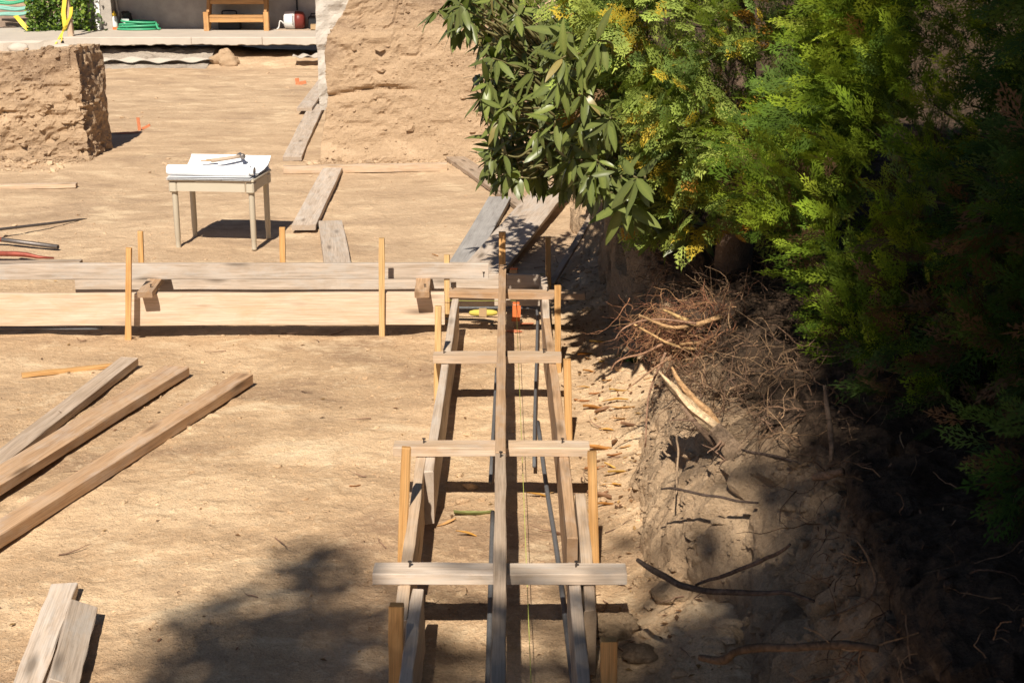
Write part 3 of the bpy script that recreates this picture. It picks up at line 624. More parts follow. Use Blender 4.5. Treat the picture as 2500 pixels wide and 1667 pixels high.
def lump(name, c, r, seed, label, cat, mat, sq=(1, 1, 1), amp=.35):
    u, v = np.meshgrid(np.linspace(0, 2 * math.pi, 28, endpoint=False), np.linspace(.02, math.pi - .02, 16)); D = np.stack([np.sin(v) * np.cos(u), np.sin(v) * np.sin(u), np.cos(v)], -1).reshape(-1, 3)
    rr = r * (1 + amp * fbm(D[:, 0] * 1.7, D[:, 1] * 1.7, D[:, 2] * 1.7, 4, seed)); Vl = D * rr[:, None] * np.array(sq)
    i = np.arange(15)[:, None] * 28 + np.arange(28)[None, :]; j = np.arange(15)[:, None] * 28 + (np.arange(28)[None, :] + 1) % 28
    Fl = np.stack([i.ravel(), i.ravel() + 28, j.ravel() + 28, j.ravel()], 1); o = obj(name, mesh(name, Vl, Fl, True), mat, None, c); return tag(o, label, cat) if label else o
pl_ = gY(545, 133, 24.4); lump('earth_lump', (pl_.x, 24.5, .11), .17, 501, 'rounded lump of tan earth under the slab edge', 'earth lump', M_block, (1.3, .8, .9), .7)
pl_ = gY(45, 119, 24.2); lump('concrete_chunk', (pl_.x, 24.2, pl_.z), .13, 503, 'pale broken concrete chunk at the path edge behind the block', 'concrete chunk', M_concrete, (1.3, .8, .7), .25)
pl_ = gY(154, 122, 23.9); lump('concrete_chunk', (pl_.x, 23.9, pl_.z - .02), .2, 505, 'pale broken concrete chunk below the taped post', 'concrete chunk', M_concrete, (1.4, .8, .6), .25)
# orange marking whiskers
def whisker(x, y, label, hgt=.15, w=.035):
    p_ = on(x, y); t = thing('survey_whisker', label, 'survey marker', tuple(p_))
    board('flag_strip', p_, p_ + Vector((-.01, 0, hgt)), w, .008, M_paint, t, (0, 1, 0), seg=2); board('flag_strip', p_ + Vector((.03, 0, .02)), p_ + Vector((.13, -.02, hgt * .45)), w * .8, .006, M_paint, t, (0, 1, 0), seg=2)
whisker(341, 320, 'orange survey marker strip on the ground right of the earth block')
whisker(727, 206, 'small orange survey marker far back near the rough wall', .10, .06)
def paint_patch(x, y, r, label, seed):
    p_ = gp(x, y); a = np.linspace(0, 2 * math.pi, 26, endpoint=False); rr = r * (1 + .6 * fbm(np.cos(a) * 2, np.sin(a) * 2, seed, 3, seed)); xs = np.concatenate([[0], rr * np.cos(a) * 1.7]); ys = np.concatenate([[0], rr * np.sin(a)])
    zs = gh(xs + p_.x, ys + p_.y) + .006; V = np.stack([xs, ys, zs], 1); o = obj('paint_mark', mesh('paint_mark', V, [(0, 1 + i, 1 + (i + 1) % 26) for i in range(26)]), M_paint, None, (p_.x, p_.y, 0)); return tag(o, label, 'paint mark')
paint_patch(312, 326, .09, 'faded orange spray paint on the soil right of the earth block', 3)

# ------------------------------------------------------------------ resin side table with plans and hammer
tl, tr = gp(443, 606), gp(628, 610)
tcx = (tl + tr) / 2; ang = math.atan2(tr.y - tl.y, tr.x - tl.x); tw_ = (tr - tl).length; TH = .53
tb = thing('side_table', 'beige resin side table with four round legs standing on bare soil', 'table', (tcx.x, tcx.y + .20, gz(tcx.x, tcx.y)), None, ang)
hw, hd = tw_ / 2, .20
for sx in (-1, 1):
    for sy in (-1, 1):
        lg = MB(); lx, ly = sx * hw, sy * hd
        lg.add(*[(V_ + np.array([lx, ly, 0]), F_) for V_, F_ in [lathe([(.0175, 0), (.0185, .01), (.0185, .075), (.0212, .08), (.0222, TH - .10), (.0235, TH - .085)], 18)]][0]).build('leg', M_resin, tb, True)
top = MB()
for k in range(8):
    pass
o = MB().box(-hw - .034, hw + .034, -hd - .05, hd + .05, TH - .022, TH).build('table_top', M_resin, tb); o.modifiers.new('bevel', 'BEVEL').width = .006
for k in range(7):
    xk = -hw + (k + .5) * (2 * hw) / 7; MB().box(xk - .0025, xk + .0025, -hd - .0515, -hd - .02, TH - .012, TH + .0006).build('top_groove', M_dark, o)
for (x0, x1, y0, y1) in ((-hw + .035, hw - .035, -hd - .045, -hd - .035), (-hw + .035, hw - .035, hd + .035, hd + .045), (-hw - .028, -hw - .018, -hd + .035, hd - .035), (hw + .018, hw + .028, -hd + .035, hd - .035)):
    MB().box(x0, x1, y0, y1, TH - .092, TH - .025).build('apron', M_resin, tb)
for sx in (-1, 1):
    for sy in (-1, 1):
        o = MB().box(sx * hw - .031, sx * hw + .031, sy * hd - .046, sy * hd + .046, TH - .105, TH - .0235).build('corner_block', M_resin, tb); o.modifiers.new('bevel', 'BEVEL').width = .01
Mt = Matrix.Translation(tb.location) @ Matrix.Rotation(ang, 4, 'Z')
pp = thing('building_plans', 'stack of white plan sheets partly rolled on the beige table', 'plans', tuple(Mt @ Vector((0, 0, TH))), None, ang)
def paper(name, x0, x1, prof, seed, th=.009):
    nx = 14; u = np.linspace(x0, x1, nx); P = np.array(prof, float); V = []
    for (y_, z_) in P: V.append(np.stack([u + .004 * y_ / .3, np.full(nx, y_), z_ + .004 * fbm(u * 4, y_ * 3, 0, 2, seed)], 1))
    V = np.concatenate(V); n_ = len(V); Fq = gridF(len(P), nx); V2 = V + [0, 0, -th]
    return obj(name, mesh(name, np.concatenate([V, V2]), np.concatenate([Fq, Fq[:, ::-1] + n_]), True), M_paper, pp)
paper('sheet', -hw - .036, hw + .02, [(-.27, .006), (-.1, .006), (.1, .008), (.26, .012)], 1)
paper('sheet', -hw - .033, hw + .012, [(-.255, .016), (-.1, .014), (.12, .018), (.27, .03)], 2)
paper('sheet', -hw - .01, hw + .03, [(-.1, .022), (.05, .026), (.16, .042), (.23, .075), (.255, .10)], 3)
prof = [(-.12 + .052 * math.cos(a), .070 + .050 * math.sin(a)) for a in np.linspace(-1.6, 4.4, 26)]
prof = [(.10, .036), (.0, .024), (-.1, .024)] + [(-.19 - .045 * math.sin(a) , .058 - .033 * math.cos(a)) for a in np.linspace(.0, 5.6, 24)]
paper('rolled_sheet', -hw - .04, hw + .0, prof, 4)
prof = [(-.19 - .034 * math.sin(a) , .058 - .025 * math.cos(a)) for a in np.linspace(.3, 6.0, 22)]
paper('rolled_sheet', -hw - .036, hw + .03, prof, 5)
hm = thing('claw_hammer', 'steel claw hammer lying on the white plan sheets', 'hammer', tuple(Mt @ Vector((.06, .13, TH + .085))), None, ang + R(28))
MB().tube([(-.16, 0, .0), (-.02, 0, .012), (.06, 0, .02)], [.016, .014, .013], 8).build('handle', M_dark, hm, True)
V_, F_ = lathe([(.016, -.055), (.021, -.05), (.021, -.035), (.013, -.03), (.015, .01), (.012, .03)], 12); V_ = V_[:, [0, 2, 1]] + [.07, 0, .025]; MB().add(V_, F_).build('head', M_hammer, hm, True)
MB().tube(smooth_path([np.array(a) for a in ((.07, .02, .027), (.068, .06, .03), (.05, .09, .012))], 4), [.012] * 4 + [.009] * 3 + [.006, .004], 6).build('claw', M_hammer, hm, True)
pn = thing('folding_rule', 'small wooden folding rule on the plans left of the hammer', 'rule', tuple(Mt @ Vector((-.12, .12, TH + .07))), None, ang + .3)
MB().box(-.06, .06, -.008, .008, 0, .008).box(-.02, .05, -.006, .008, .009, .016).build('rule_stick', M_card, pn)

# ------------------------------------------------------------------ formwork
FT = .25; FB = .06
def stake(px_top, py_top, px_base, py_base, parent, mat=M_stake, w=.0335, t=.018, Y=None, extra=.12, rot=0.0):
    b = gp(px_base, py_base, 0.0) if Y is None else gY(px_base, py_base, Y)
    tp_ = gY(px_top, py_top, b.y - .01)
    b2 = Vector((b.x, b.y, -extra)); dirv = tp_ - Vector((b.x, b.y, b.z)); 
    o = board('stake', b2, tp_, w, t, mat, parent, (math.sin(rot), math.cos(rot), 0), warp=.002, seg=5)
    return o
def nails(parent, pts, lean=.15):
    for p_ in pts:
        mb = MB(); mb.tube([(0, 0, -.01), (lean * .02, 0, .018)], .0032, 6); mb.tube([(lean * .02, 0, .018), (lean * .022, 0, .021)], .0075, 8); mb.build('nail', M_nail, parent, False, Vector(p_) - parent.location)
fa = thing('footing_form', 'long footing form across the site, pale boards staked on edge', 'footing form', (0, 8.2, 0))
W1y = 8.04
w1r = gY(1086, 754, W1y).x
board('form_board', (-5.2, W1y, (.249 + .056) / 2), (w1r, W1y, (.249 + .056) / 2), .193, .038, M_big, fa, (0, -1, 0), seg=14)
W2y = 8.484
board('form_board', (gY(186, 700, W2y).x, W2y, .15), (gY(1318, 690, W2y).x, W2y, .15), .20, .038, M_grey, fa, (0, -1, 0), seg=12)
W3y = 8.24
board('center_rail', (-5.0, W3y, .331), (gY(1193, 662, W3y).x, W3y, .331), .094, .038, M_grey, fa, (0, -1, 0), seg=14)
for (xf, yf, xb) in ((353, 712, 395), (1030, 712, 1034)):
    a_ = gp(xf, yf, .287); b_ = gY(xb, 684, 8.45); b_.z = .268; a_.z = .268; b_.y = 8.50
    s = board('spreader', a_, b_, .086, .037, M_brown, fa, seg=3); nails(fa, [Vector((a_.x + .01, a_.y + .10, .285))])
stake(314.6, 604.6, 309.5, 829, fa); stake(931.7, 581, 931.7, 818.6, fa, M_stakey)
stake(342.5, 564.5, 341, 690, fa, M_stake, Y=8.53); stake(689, 555, 689, 690, fa, M_stake, Y=8.53)
nails(fa, [gY(310, 755, 7.995), gY(932, 755, 7.995), gY(1181, 672, 8.219)], 0)

fb = thing('footing_form', 'ladder-like footing form running towards the viewer with cross ties', 'footing form', (0, 6, 0))
def fboard(xt0, yt0, xt1, yt1, mat, h_=.225, t_=.038, top=FT, seg=10, warp=.006):
    """form board on edge whose top face centre runs between two seen spots"""
    a_, b_ = gp(xt0, yt0, top), gp(xt1, yt1, top); a_.z = b_.z = top - h_ / 2; ax = (b_ - a_).normalized(); up = ax.cross(Vector((0, 0, 1)))
    return board('form_board', a_, b_, h_, t_, mat, fb, up, seg=seg, warp=warp)
fboard(1112, 729, 1046, 1150, M_grey)
fboard(1029, 1112, 978, 1512, M_pale)
fboard(1021, 1436, 976, 1800, M_grey)
fboard(1328, 676, 1334, 776, M_grey, seg=4)
fboard(1333, 770, 1398, 1312, M_brown)
fboard(1416, 1203, 1442, 1490, M_pale, seg=6)
fboard(1399, 1372, 1438, 1800, M_grey, seg=6)
def cross(xl_, xr_, yb_, mat, ybr=None):
    a_ = gp(xl_, yb_, FT + .003); b_ = gp(xr_, ybr or yb_, FT + .003); a_.y += .0445; b_.y += .0445; a_.z = b_.z = FT + .003 + .019
    o = board('cross_tie', a_, b_, .089, .038, mat, fb, seg=4); return a_, b_
ct = [cross(1097, 1430, 727, M_brown, 733), cross(1057, 1371, 888, M_pale), cross(960, 1440, 1115, M_pale), cross(910, 1531, 1428, M_grey)]
CT = FT + .041
def rail(x0, y0, x1, y1, mat):
    a_, b_ = gp(x0, y0, CT + .088), gp(x1, y1, CT + .088); a_.z = b_.z = CT + .001 + .044; ax = (b_ - a_).normalized()
    return board('center_rail', a_, b_, .088, .041, mat, fb, ax.cross(Vector((0, 0, 1))), seg=12, warp=.006)
rail(1228, 646, 1222.5, 1104, M_brown); rail(1222, 1106, 1213, 1800, M_dark)
for (a_, b_), fr in zip(ct, ((.02, .72), (.08, .86), (.15, .86), (.14, .80))): nails(fb, [a_.lerp(b_, fr[0]) + Vector((0, .01, .019)), a_.lerp(b_, fr[1]) + Vector((0, .01, .019))])
p_ = gp(1221, 1115, CT + .09); nails(fb, [p_])
stake(1091, 622, 1091, 790, fb, M_stakey, t=.02); stake(1070, 747, 1068, 983, fb, M_stakey, t=.02)
stake(992, 1091, 977, 1390, fb, M_stake); stake(968, 1475, 960, 1760, fb, M_stake, w=.042, t=.03)
stake(1361, 696.5, 1363, 905, fb, M_stake); stake(1384, 876, 1390, 1090, fb, M_stake)
stake(1445, 1101, 1457, 1410, fb, M_stake); stake(1486, 1560, 1487, 1850, fb, M_stake, w=.045, t=.03)
stake(1338, 578, 1341, 712, fb, M_stake, Y=8.9); stake(1226, 566, 1226, 720, fb, M_stake, Y=8.54, w=.042)

# rebar
def rebar(pts, label, r=.008, k=4):
    P = smooth_path([np.array(p_) for p_ in pts], k); P0 = np.array([P[0][0], P[0][1], 0]); o = MB().tube(P - P0, r, 8).build('rebar', M_rebar, None, True, P0); return tag(o, label, 'rebar', 'reinforcing bars in the forms')
rz = .045
b1 = gY(1310, 776, 8.33); b1.z = .075
rebar([Vector((-3.2, 8.36, .075)), Vector((-.4, 8.34, .075)), Vector((b1.x - .09, 8.33, .075)), Vector((b1.x - .02, 8.31, .075)), Vector((b1.x, 8.24, .075)), gp(1311, 830, .07), gp(1306, 1000, .05), gp(1304, 1138, rz)], 'bent steel bar turning the corner where the two forms meet')
rebar([gp(1313, 1030, rz + .02), gp(1332, 1174, rz), gp(1362, 1365, rz), gp(1410, 1760, rz)], 'long steel bar slanting beside the right form board', .0095)
rebar([gp(1212, 900, rz), gp(1207, 1000, rz), gp(1197, 1177, rz)], 'short steel bar end showing left of the center rail')
rebar([gp(1203, 1250, rz), gp(1198, 1428, rz), gp(1189, 1760, rz)], 'near steel bar along the left side of the center rail', .0095)
rebar([Vector((-3.0, 8.20, .05)), Vector((-.35, 8.18, .05)), gY(1208, 795, 8.18)], 'straight steel bar lying lower across the form corner')
rebar([Vector((-4.0, 8.10, .03)), gp(160, 802, .03), gp(249, 801, .03)], 'dark steel bar in the gap under the long pale form board')
# mason lines, hubs, string spool
def line(a_, b_, label):
    P = np.array([a_, (Vector(a_) + Vector(b_)) / 2 - Vector((0, 0, .004)), b_]); P0 = np.array([P[0][0], P[0][1], 0]); return tag(MB().tube(P - P0, .0014, 5).build('mason_line', M_string, None, True, P0), label, 'string line')
hub1 = gp(1260, 795, 0); 
line(Vector((hub1.x, hub1.y, .16)), gp(1301, 1780, .12), 'yellow mason line stretched lengthwise inside the ladder form')
line(Vector((hub1.x, hub1.y, .155)), Vector((-.45, hub1.y + .02, .155)), 'yellow mason line crossing left from the orange flagged hub')
line(gY(1194, 669, 8.64), gY(1330, 669, 8.64), 'yellow mason line behind the back form board')
def hub(p_, label, w=.045, hgt=.17, flag=True):
    t = thing('survey_hub', label, 'survey stake', (p_.x, p_.y, gz(p_.x, p_.y)))
    board('hub_stake', p_ + Vector((0, 0, -.1)), p_ + Vector((0, 0, hgt)), w, w, M_brown, t, (0, 1, 0), seg=2)
    board('painted_top', p_ + Vector((0, 0, hgt + .001)), p_ + Vector((0, 0, hgt + .008)), w * 1.02, w * 1.02, M_orange, t, (0, 1, 0), seg=1, rough=0)
    if flag:
        board('flagging', p_ + Vector((-.004, -w * .62, hgt * .25)), p_ + Vector((.002, -w * .62, hgt * .98)), w * 1.2, .004, M_orange, t, (0, 1, 0), seg=3)
    MB().tube([(0, 0, hgt + .005), (0, 0, hgt + .03)], .002, 6).build('tack', M_nail, t)
    return t
hub(hub1, 'orange flagged survey stake inside the form corner', .04, .135)
hub(gp(1254, 692, 0), 'red-brown survey hub block behind the back form board', .05, .10, False)
paint_patch(1253, 812, .03, 'orange spray paint on soil in front of the flagged stake', 5)
paint_patch(1284, 792, .028, 'orange spray paint on soil right of the flagged stake', 8)
paint_patch(1264, 690, .05, 'orange spray paint around the red-brown hub block', 9)
sp = gY(1180, 786, 8.22); so = thing('string_spool', 'yellow spool of mason string lying between the form boards', 'spool', (sp.x, 8.22, .075))
V_, F_ = lathe([(.006, -.085), (.012, -.08), (.019, -.055), (.022, 0), (.019, .055), (.012, .08), (.006, .085)], 14); MB().add(V_[:, [2, 0, 1]], F_).build('string_winding', simple('yellow_twine', (.55, .44, .09), .8), so, True)
MB().box(-.025, .02, -.0235, .0235, -.023, .0235).build('paper_band', M_card, so)

# ------------------------------------------------------------------ loose planks
def plank(label, x0, y0, x1, y1, w, t, mat, z0=None, z1=None, roll=0.0, ext0=0.0, ext1=0.0, name='plank', nail=None):
    z0 = t * .5 + .004 if z0 is None else z0; z1 = t * .5 + .004 if z1 is None else z1
    a_, b_ = gp(x0, y0, z0 + t / 2), gp(x1, y1, z1 + t / 2); a_.z = z0 + gz(a_.x, a_.y) * .6; b_.z = z1 + gz(b_.x, b_.y) * .6
    dv = (b_ - a_).normalized(); a_ -= dv * ext0; b_ += dv * ext1; side = dv.cross(Vector((0, 0, 1))); up = Vector((0, 0, 1)) * math.cos(roll) + side * math.sin(roll)
    o = board(name, a_, b_, w, t, mat, None, up, seg=8); return tag(o, label, 'plank')
plank('long brown plank, lowest of the three fanned planks at left', 0, 1284, 597, 912, .098, .055, M_brown, z0=.045, z1=.045, ext0=.9)
plank('wide brown plank, middle of the three fanned planks at left', 0, 1158, 432, 894, .140, .046, M_brown, z0=.05, z1=.04, ext0=.8)
plank('greyish plank, uppermost of the three fanned planks at left', 0, 1112, 316, 873, .100, .042, M_dark, z0=.03, z1=.045, ext0=.3)
plank('thin orange stake lying beside the fanned planks', 53, 914, 275, 889, .038, .02, M_stake, name='loose_stake', ext1=.1)
plank('grey block, left of the two short pieces at the lower left', 157, 1418, 62, 1680, .092, .04, M_grey, name='timber_block')
plank('cracked pale block, right of the two short pieces at the lower left', 200, 1466, 148, 1662, .095, .042, M_grey, z0=.055, z1=.055, roll=-.42, name='timber_block')
plank('short grey board lying below the earth block at left', -80, 452, 187, 448, .089, .038, M_pale, ext0=.5)
plank('brown plank end lying behind the long form at left', -60, 640, 198, 637, .09, .038, M_dark, ext0=.8)
plank('far grey plank against the earth wall, its near end raised', 743, 263, 800, 185, .19, .042, M_grey, z0=.07, z1=.03)
plank('grey plank leaning away along the left foot of the earth wall', 713, 383, 772, 258, .19, .042, M_grey, z0=.025, z1=.03, ext1=.2)
plank('whitish board lying crosswise at the foot of the earth wall', 692, 404, 1092, 400, .09, .072, M_pale, z0=.036, z1=.036)
plank('wide pale plank pointing from the crosswise board to the table', 741, 549, 814, 405, .187, .042, M_grey, z0=.045, z1=.03)
plank('short pale plank running behind the form, right of the table', 806, 538, 826, 655, .187, .042, M_grey, ext1=.1)
plank('grey-blue plank in leaf shade beside the wide tilted board', 1220, 481, 1126, 643, .185, .042, M_blue, z0=.06, z1=.04, ext1=.15)
plank('widest pale board tilted over the grey-blue plank', 1338, 470, 1172, 664, .29, .035, M_grey, z0=.13, z1=.05, roll=-.05, ext0=.25, name='wide_board')
plank('brown-ended plank half hidden under the rhododendron leaves', 1112, 384, 1276, 496, .19, .04, M_dark, ext1=.2)
plank('thin dark lath leaning on the bank beneath the shrub', 1346, 690, 1458, 500, .045, .022, M_dark, z0=.03, z1=.22, name='lath')
# bars at the left edge
def bar(name, pts, r, mat, label, cat, n=10, endmat=None):
    P = np.array(pts, float); P0 = np.array([P[-1][0], P[-1][1], 0]); return tag(MB().tube(P - P0, r, n).build(name, mat, None, True, P0), label, cat)
bar('steel_rod', [gp(-90, 569, .09), gp(0, 560, .075), gp(120, 546, .045), gp(196, 536, .012), gp(212, 534.5, .006)], [.011, .011, .011, .009, .003], M_steel, 'thin dark steel rod tapering to a point at left', 'rod')
sb = thing('sledge_pipe', 'steel pipe with worn red paint and open end at left', 'pipe', tuple(gp(142, 607, 0)))
A_, B2 = gp(-60, 577, .06), gp(142, 603, .03); mid = A_.lerp(B2, .33)
dirp = (B2 - A_).normalized()
def hollow(a_, b_, ro, ri, name, mat, par):
    V1, F1 = tube_data([a_, b_], ro, 16, False); V2, F2 = tube_data([a_, b_], ri, 16, False); k = len(V1); F2 = [tuple(reversed([i + k for i in f_])) for f_ in F2]
    ring = [(16 + i, k + 16 + i, k + 16 + (i + 1) % 16, 16 + (i + 1) % 16) for i in range(16)]; ring = [tuple(reversed(r_)) for r_ in ring]
    return obj(name, mesh(name, np.concatenate([V1, V2]) - np.array(par.location), F1 + F2 + ring, True), mat, par)
hollow(A_, mid, .0172, .012, 'painted_section', M_red, sb); hollow(mid + dirp * .0005, B2, .0168, .013, 'bare_section', M_steel, sb)
V1 = gp(-60, 618, .05); bar('pry_bar', [V1, gp(40, 620, .05), gp(65, 622, .045), gp(95, 628, .03), gp(132, 630, .02)], [.019, .019, .018, .012, .006], M_red, 'red pry bar with flattened tip behind the form at left', 'pry bar')

# ------------------------------------------------------------------ evergreen hedge
def spray_template(seed, L=.15, w=.0032, n1=6, ang=.5, wid=.42):
    """a flat fan of scale-leaved twigs"""
    r = np.random.default_rng(seed); V, F = [], []
    def twig(p, a, l, wd):
        d = np.array([math.cos(a), math.sin(a)]); n_ = np.array([-d[1], d[0]]); e = p + d * l; k = len(V)
        V.extend([(*p, 0), (*(p + d * l * .6 + n_ * wd), 0), (*e, 0), (*(p + d * l * .6 - n_ * wd), 0)]); F.append((k, k + 3, k + 2, k + 1)); return e
    twig(np.array([0., 0.]), 0, L * .7, w * .8)
    for i in range(n1):
        t = (i + .3 * r.random()) / n1; p = np.array([t * L * .9, .010 * math.sin(t * 3)])
        for s in (-1, 1):
            l = L * wid * (1.15 - .75 * abs(t - .2)) * (1 - .45 * t) * r.uniform(.75, 1.2); a = s * ang * r.uniform(.8, 1.3); m_ = 2 if l > .03 else 1; pp_ = p.copy()
            for j in range(m_):
                aa = a - s * .10 * j; e = twig(pp_, aa, l / m_ * 1.2, w)
                for s2 in (-1, 1):
                    if r.random() < .85: twig(pp_ + .4 * (e - pp_), aa + s2 * ang * r.uniform(.8, 1.2), l / m_ * r.uniform(.7, 1.0), w * .85)
                pp_ = e
    twig(np.array([L * .7, .01]), 0, L * .42, w)
    V = np.array(V); V[:, 2] = -.9 * (V[:, 0] ** 2) - 1.8 * V[:, 1] ** 2
    return V, np.array(F), np.zeros((0, 3), int)
def place_templates(temps, P, D, Nn, S, cols, seed, tipcol=None):
    r = np.random.default_rng(seed); Vs, Q, T, C = [], [], [], []; n_ = 0; ti = r.integers(0, len(temps), len(P))
    for k in range(len(temps)):
        idx = np.where(ti == k)[0]
        if not len(idx): continue
        tv, tq, tt = temps[k]; d = D[idx]; d = d / np.linalg.norm(d, axis=1)[:, None]; nn = Nn[idx]; y = np.cross(nn, d); y /= np.linalg.norm(y, axis=1)[:, None] + 1e-9; nn = np.cross(d, y)
        s = S[idx][:, None, None]
        V = P[idx][:, None] + s * (tv[None, :, 0:1] * d[:, None] + tv[None, :, 1:2] * y[:, None] + tv[None, :, 2:3] * nn[:, None]); m_ = len(tv)
        off = n_ + np.arange(len(idx))[:, None, None] * m_
        Vs.append(V.reshape(-1, 3)); Q.append((tq[None] + off).reshape(-1, 4))
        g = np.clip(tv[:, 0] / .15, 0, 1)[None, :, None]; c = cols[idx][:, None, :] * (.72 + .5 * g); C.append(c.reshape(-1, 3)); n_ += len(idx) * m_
    return np.concatenate(Vs), np.concatenate(Q), np.concatenate(C)
SPR = [spray_template(i, .17, .0030, 6, .42, .42) for i in range(6)]; SPR2 = [spray_template(20 + i, .14, .0048, 5, .62, .48) for i in range(5)]; SPR3 = [spray_template(40 + i, .15, .010, 3) for i in range(4)]
def thuja(label, cx, cy, z0, z1, rad, nsp, seed, pal, temps, size=(.8, 1.3), droop=.2, prof=None, bump_=.2, view=True, group='evergreens of the hedge', dead=.0, twist=.5, name='thuja_tree', per=9):
    r = np.random.default_rng(seed); t = thing(name, label, 'evergreen tree', (cx, cy, .72), group)
    nc = int(nsp * 1.6 / per); th = r.uniform(0, 2 * math.pi, nc); zz = r.uniform(0, 1, nc)
    toward = np.cos(th - math.atan2(-cy, -cx - .6)); keep = r.random(nc) < np.where(toward > -.15, 1.0, .3); th, zz = th[keep], zz[keep]; nc = len(th)
    z = z0 + zz * (z1 - z0); pr = prof(zz) if prof else (np.clip(zz / .10, 0.6, 1) ** .5 * (1 - .75 * zz ** 2.2))
    rr = rad * pr * (1 + bump_ * fbm(np.cos(th) * 2.1, np.sin(th) * 2.1, z * 2.2, 3, seed) * 1.6 + .10 * fbm(np.cos(th) * 7, np.sin(th) * 7, z * 7, 2, seed + 1))
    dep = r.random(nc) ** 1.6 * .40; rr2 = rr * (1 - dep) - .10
    out = np.stack([np.cos(th), np.sin(th), np.zeros(nc)], 1)
    Pc = np.stack([cx + rr2 * np.cos(th), cy + rr2 * np.sin(th), z], 1)
    Dc = out + r.normal(0, twist * .6, (nc, 3)) + np.array([0, 0, 1]) * r.normal(.55 - 2.2 * droop, .25, (nc, 1)); Dc /= np.linalg.norm(Dc, axis=1)[:, None]
    Nc = np.cross(Dc, r.normal(0, 1, (nc, 3))) + np.array([0, -.35, .35]); Nc /= np.linalg.norm(Nc, axis=1)[:, None]; Yc = np.cross(Nc, Dc)
    ci_ = np.repeat(np.arange(nc), per); n_ = len(ci_); along = r.uniform(0, .15, (n_, 1)); side = r.normal(0, .05, (n_, 1))
    P = Pc[ci_] + Dc[ci_] * along + Yc[ci_] * side + Nc[ci_] * r.normal(0, .025, (n_, 1))
    D = Dc[ci_] + Yc[ci_] * side * 9 + r.normal(0, .22, (n_, 3)); Nn = Nc[ci_] + r.normal(0, .32, (n_, 3)); dep = dep[ci_]; zz = zz[ci_]
    S = r.uniform(*size, n_); pal_ = np.array([c for c, w_ in pal]); pw = np.array([w_ for c, w_ in pal]); ci = np.repeat(r.choice(len(pal), nc, p=pw / pw.sum()), per); mixc = r.random(n_) < .25; ci[mixc] = r.choice(len(pal), mixc.sum(), p=pw / pw.sum()); cols = pal_[ci] * r.uniform(.8, 1.2, (n_, 1)) * np.repeat(r.uniform(.75, 1.2, nc), per)[:, None]
    patch = fbm(P[:, 0] * 3, P[:, 1] * 3, P[:, 2] * 3, 2, seed + 7); 
    if dead > 0:
        k = (zz < .30 + .12 * patch) & (r.random(n_) < dead); cols[k] = np.array([.11, .062, .032]) * r.uniform(.5, 1.3, (k.sum(), 1))
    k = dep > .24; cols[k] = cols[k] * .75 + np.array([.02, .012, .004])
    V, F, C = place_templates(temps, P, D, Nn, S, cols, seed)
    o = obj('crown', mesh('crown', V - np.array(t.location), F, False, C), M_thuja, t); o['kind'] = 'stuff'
    mb = MB(); mb.tube(np.array([(0, 0, -.25), (.03, .02, .6), (-.02, 0, (z1 - .72) * .6), (0, 0, z1 - .8)]), [.10, .075, .05, .012], 8)
    mb.build('trunk', M_bark, t, True)
    mb = MB()
    for k in range(46):
        a = r.uniform(0, 6.28); zb = r.uniform(z0 + .1, z1 - .5) - .72; l = rad * r.uniform(.4, .75) * (1 - .6 * (zb / (z1 - .72)) ** 2)
        mb.tube(smooth_path([np.array(v_) for v_ in ((0, 0, zb - .1), (l * .5 * math.cos(a), l * .5 * math.sin(a), zb + .02), (l * math.cos(a + .1), l * math.sin(a + .1), zb + .1 + r.uniform(-.1, .1)))], 3), [.012, .011, .009, .008, .006, .005, .003], 5)
    mb.build('limbs', M_bark, t, True)
    return t
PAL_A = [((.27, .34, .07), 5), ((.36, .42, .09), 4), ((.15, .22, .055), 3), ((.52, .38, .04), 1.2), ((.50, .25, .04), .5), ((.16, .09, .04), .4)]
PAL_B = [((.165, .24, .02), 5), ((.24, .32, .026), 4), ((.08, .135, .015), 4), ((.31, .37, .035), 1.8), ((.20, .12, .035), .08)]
PAL_C = [((.04, .08, .014), 5), ((.026, .058, .012), 4), ((.06, .10, .018), 2), ((.06, .038, .02), .35)]  # shade of the right-hand hedge put into darker leaf colours
pf = lambda z: np.where(z < .25, .62 + 1.5 * z, 1.0) * (1 - .35 * z ** 3)
thuja('yellow-tipped evergreen standing behind the rhododendron, left end of the hedge', 1.10, 6.65, 1.02, 3.3, .78, 8600, 31, PAL_A, SPR2, (.5, .85), .3, prof=pf, bump_=.24, name='cypress_tree', twist=.6)
thuja('bright green sunlit evergreen in the middle of the hedge', 2.04, 5.5, .45, 4.0, 1.06, 12500, 32, PAL_B, SPR, (.5, .9), -.02, bump_=.30, dead=.12, twist=.42)
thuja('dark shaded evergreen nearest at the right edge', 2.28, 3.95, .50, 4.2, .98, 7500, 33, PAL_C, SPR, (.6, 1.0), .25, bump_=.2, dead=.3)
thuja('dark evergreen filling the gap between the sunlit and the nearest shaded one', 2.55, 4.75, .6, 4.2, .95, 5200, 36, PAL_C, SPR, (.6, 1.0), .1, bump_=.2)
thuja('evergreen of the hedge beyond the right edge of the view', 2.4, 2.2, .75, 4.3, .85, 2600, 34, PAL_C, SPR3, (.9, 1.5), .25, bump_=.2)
thuja('evergreen of the hedge beside the viewpoint', 2.3, .7, .75, 4.4, .9, 2200, 35, PAL_C, SPR3, (.9, 1.5), .25, bump_=.2)
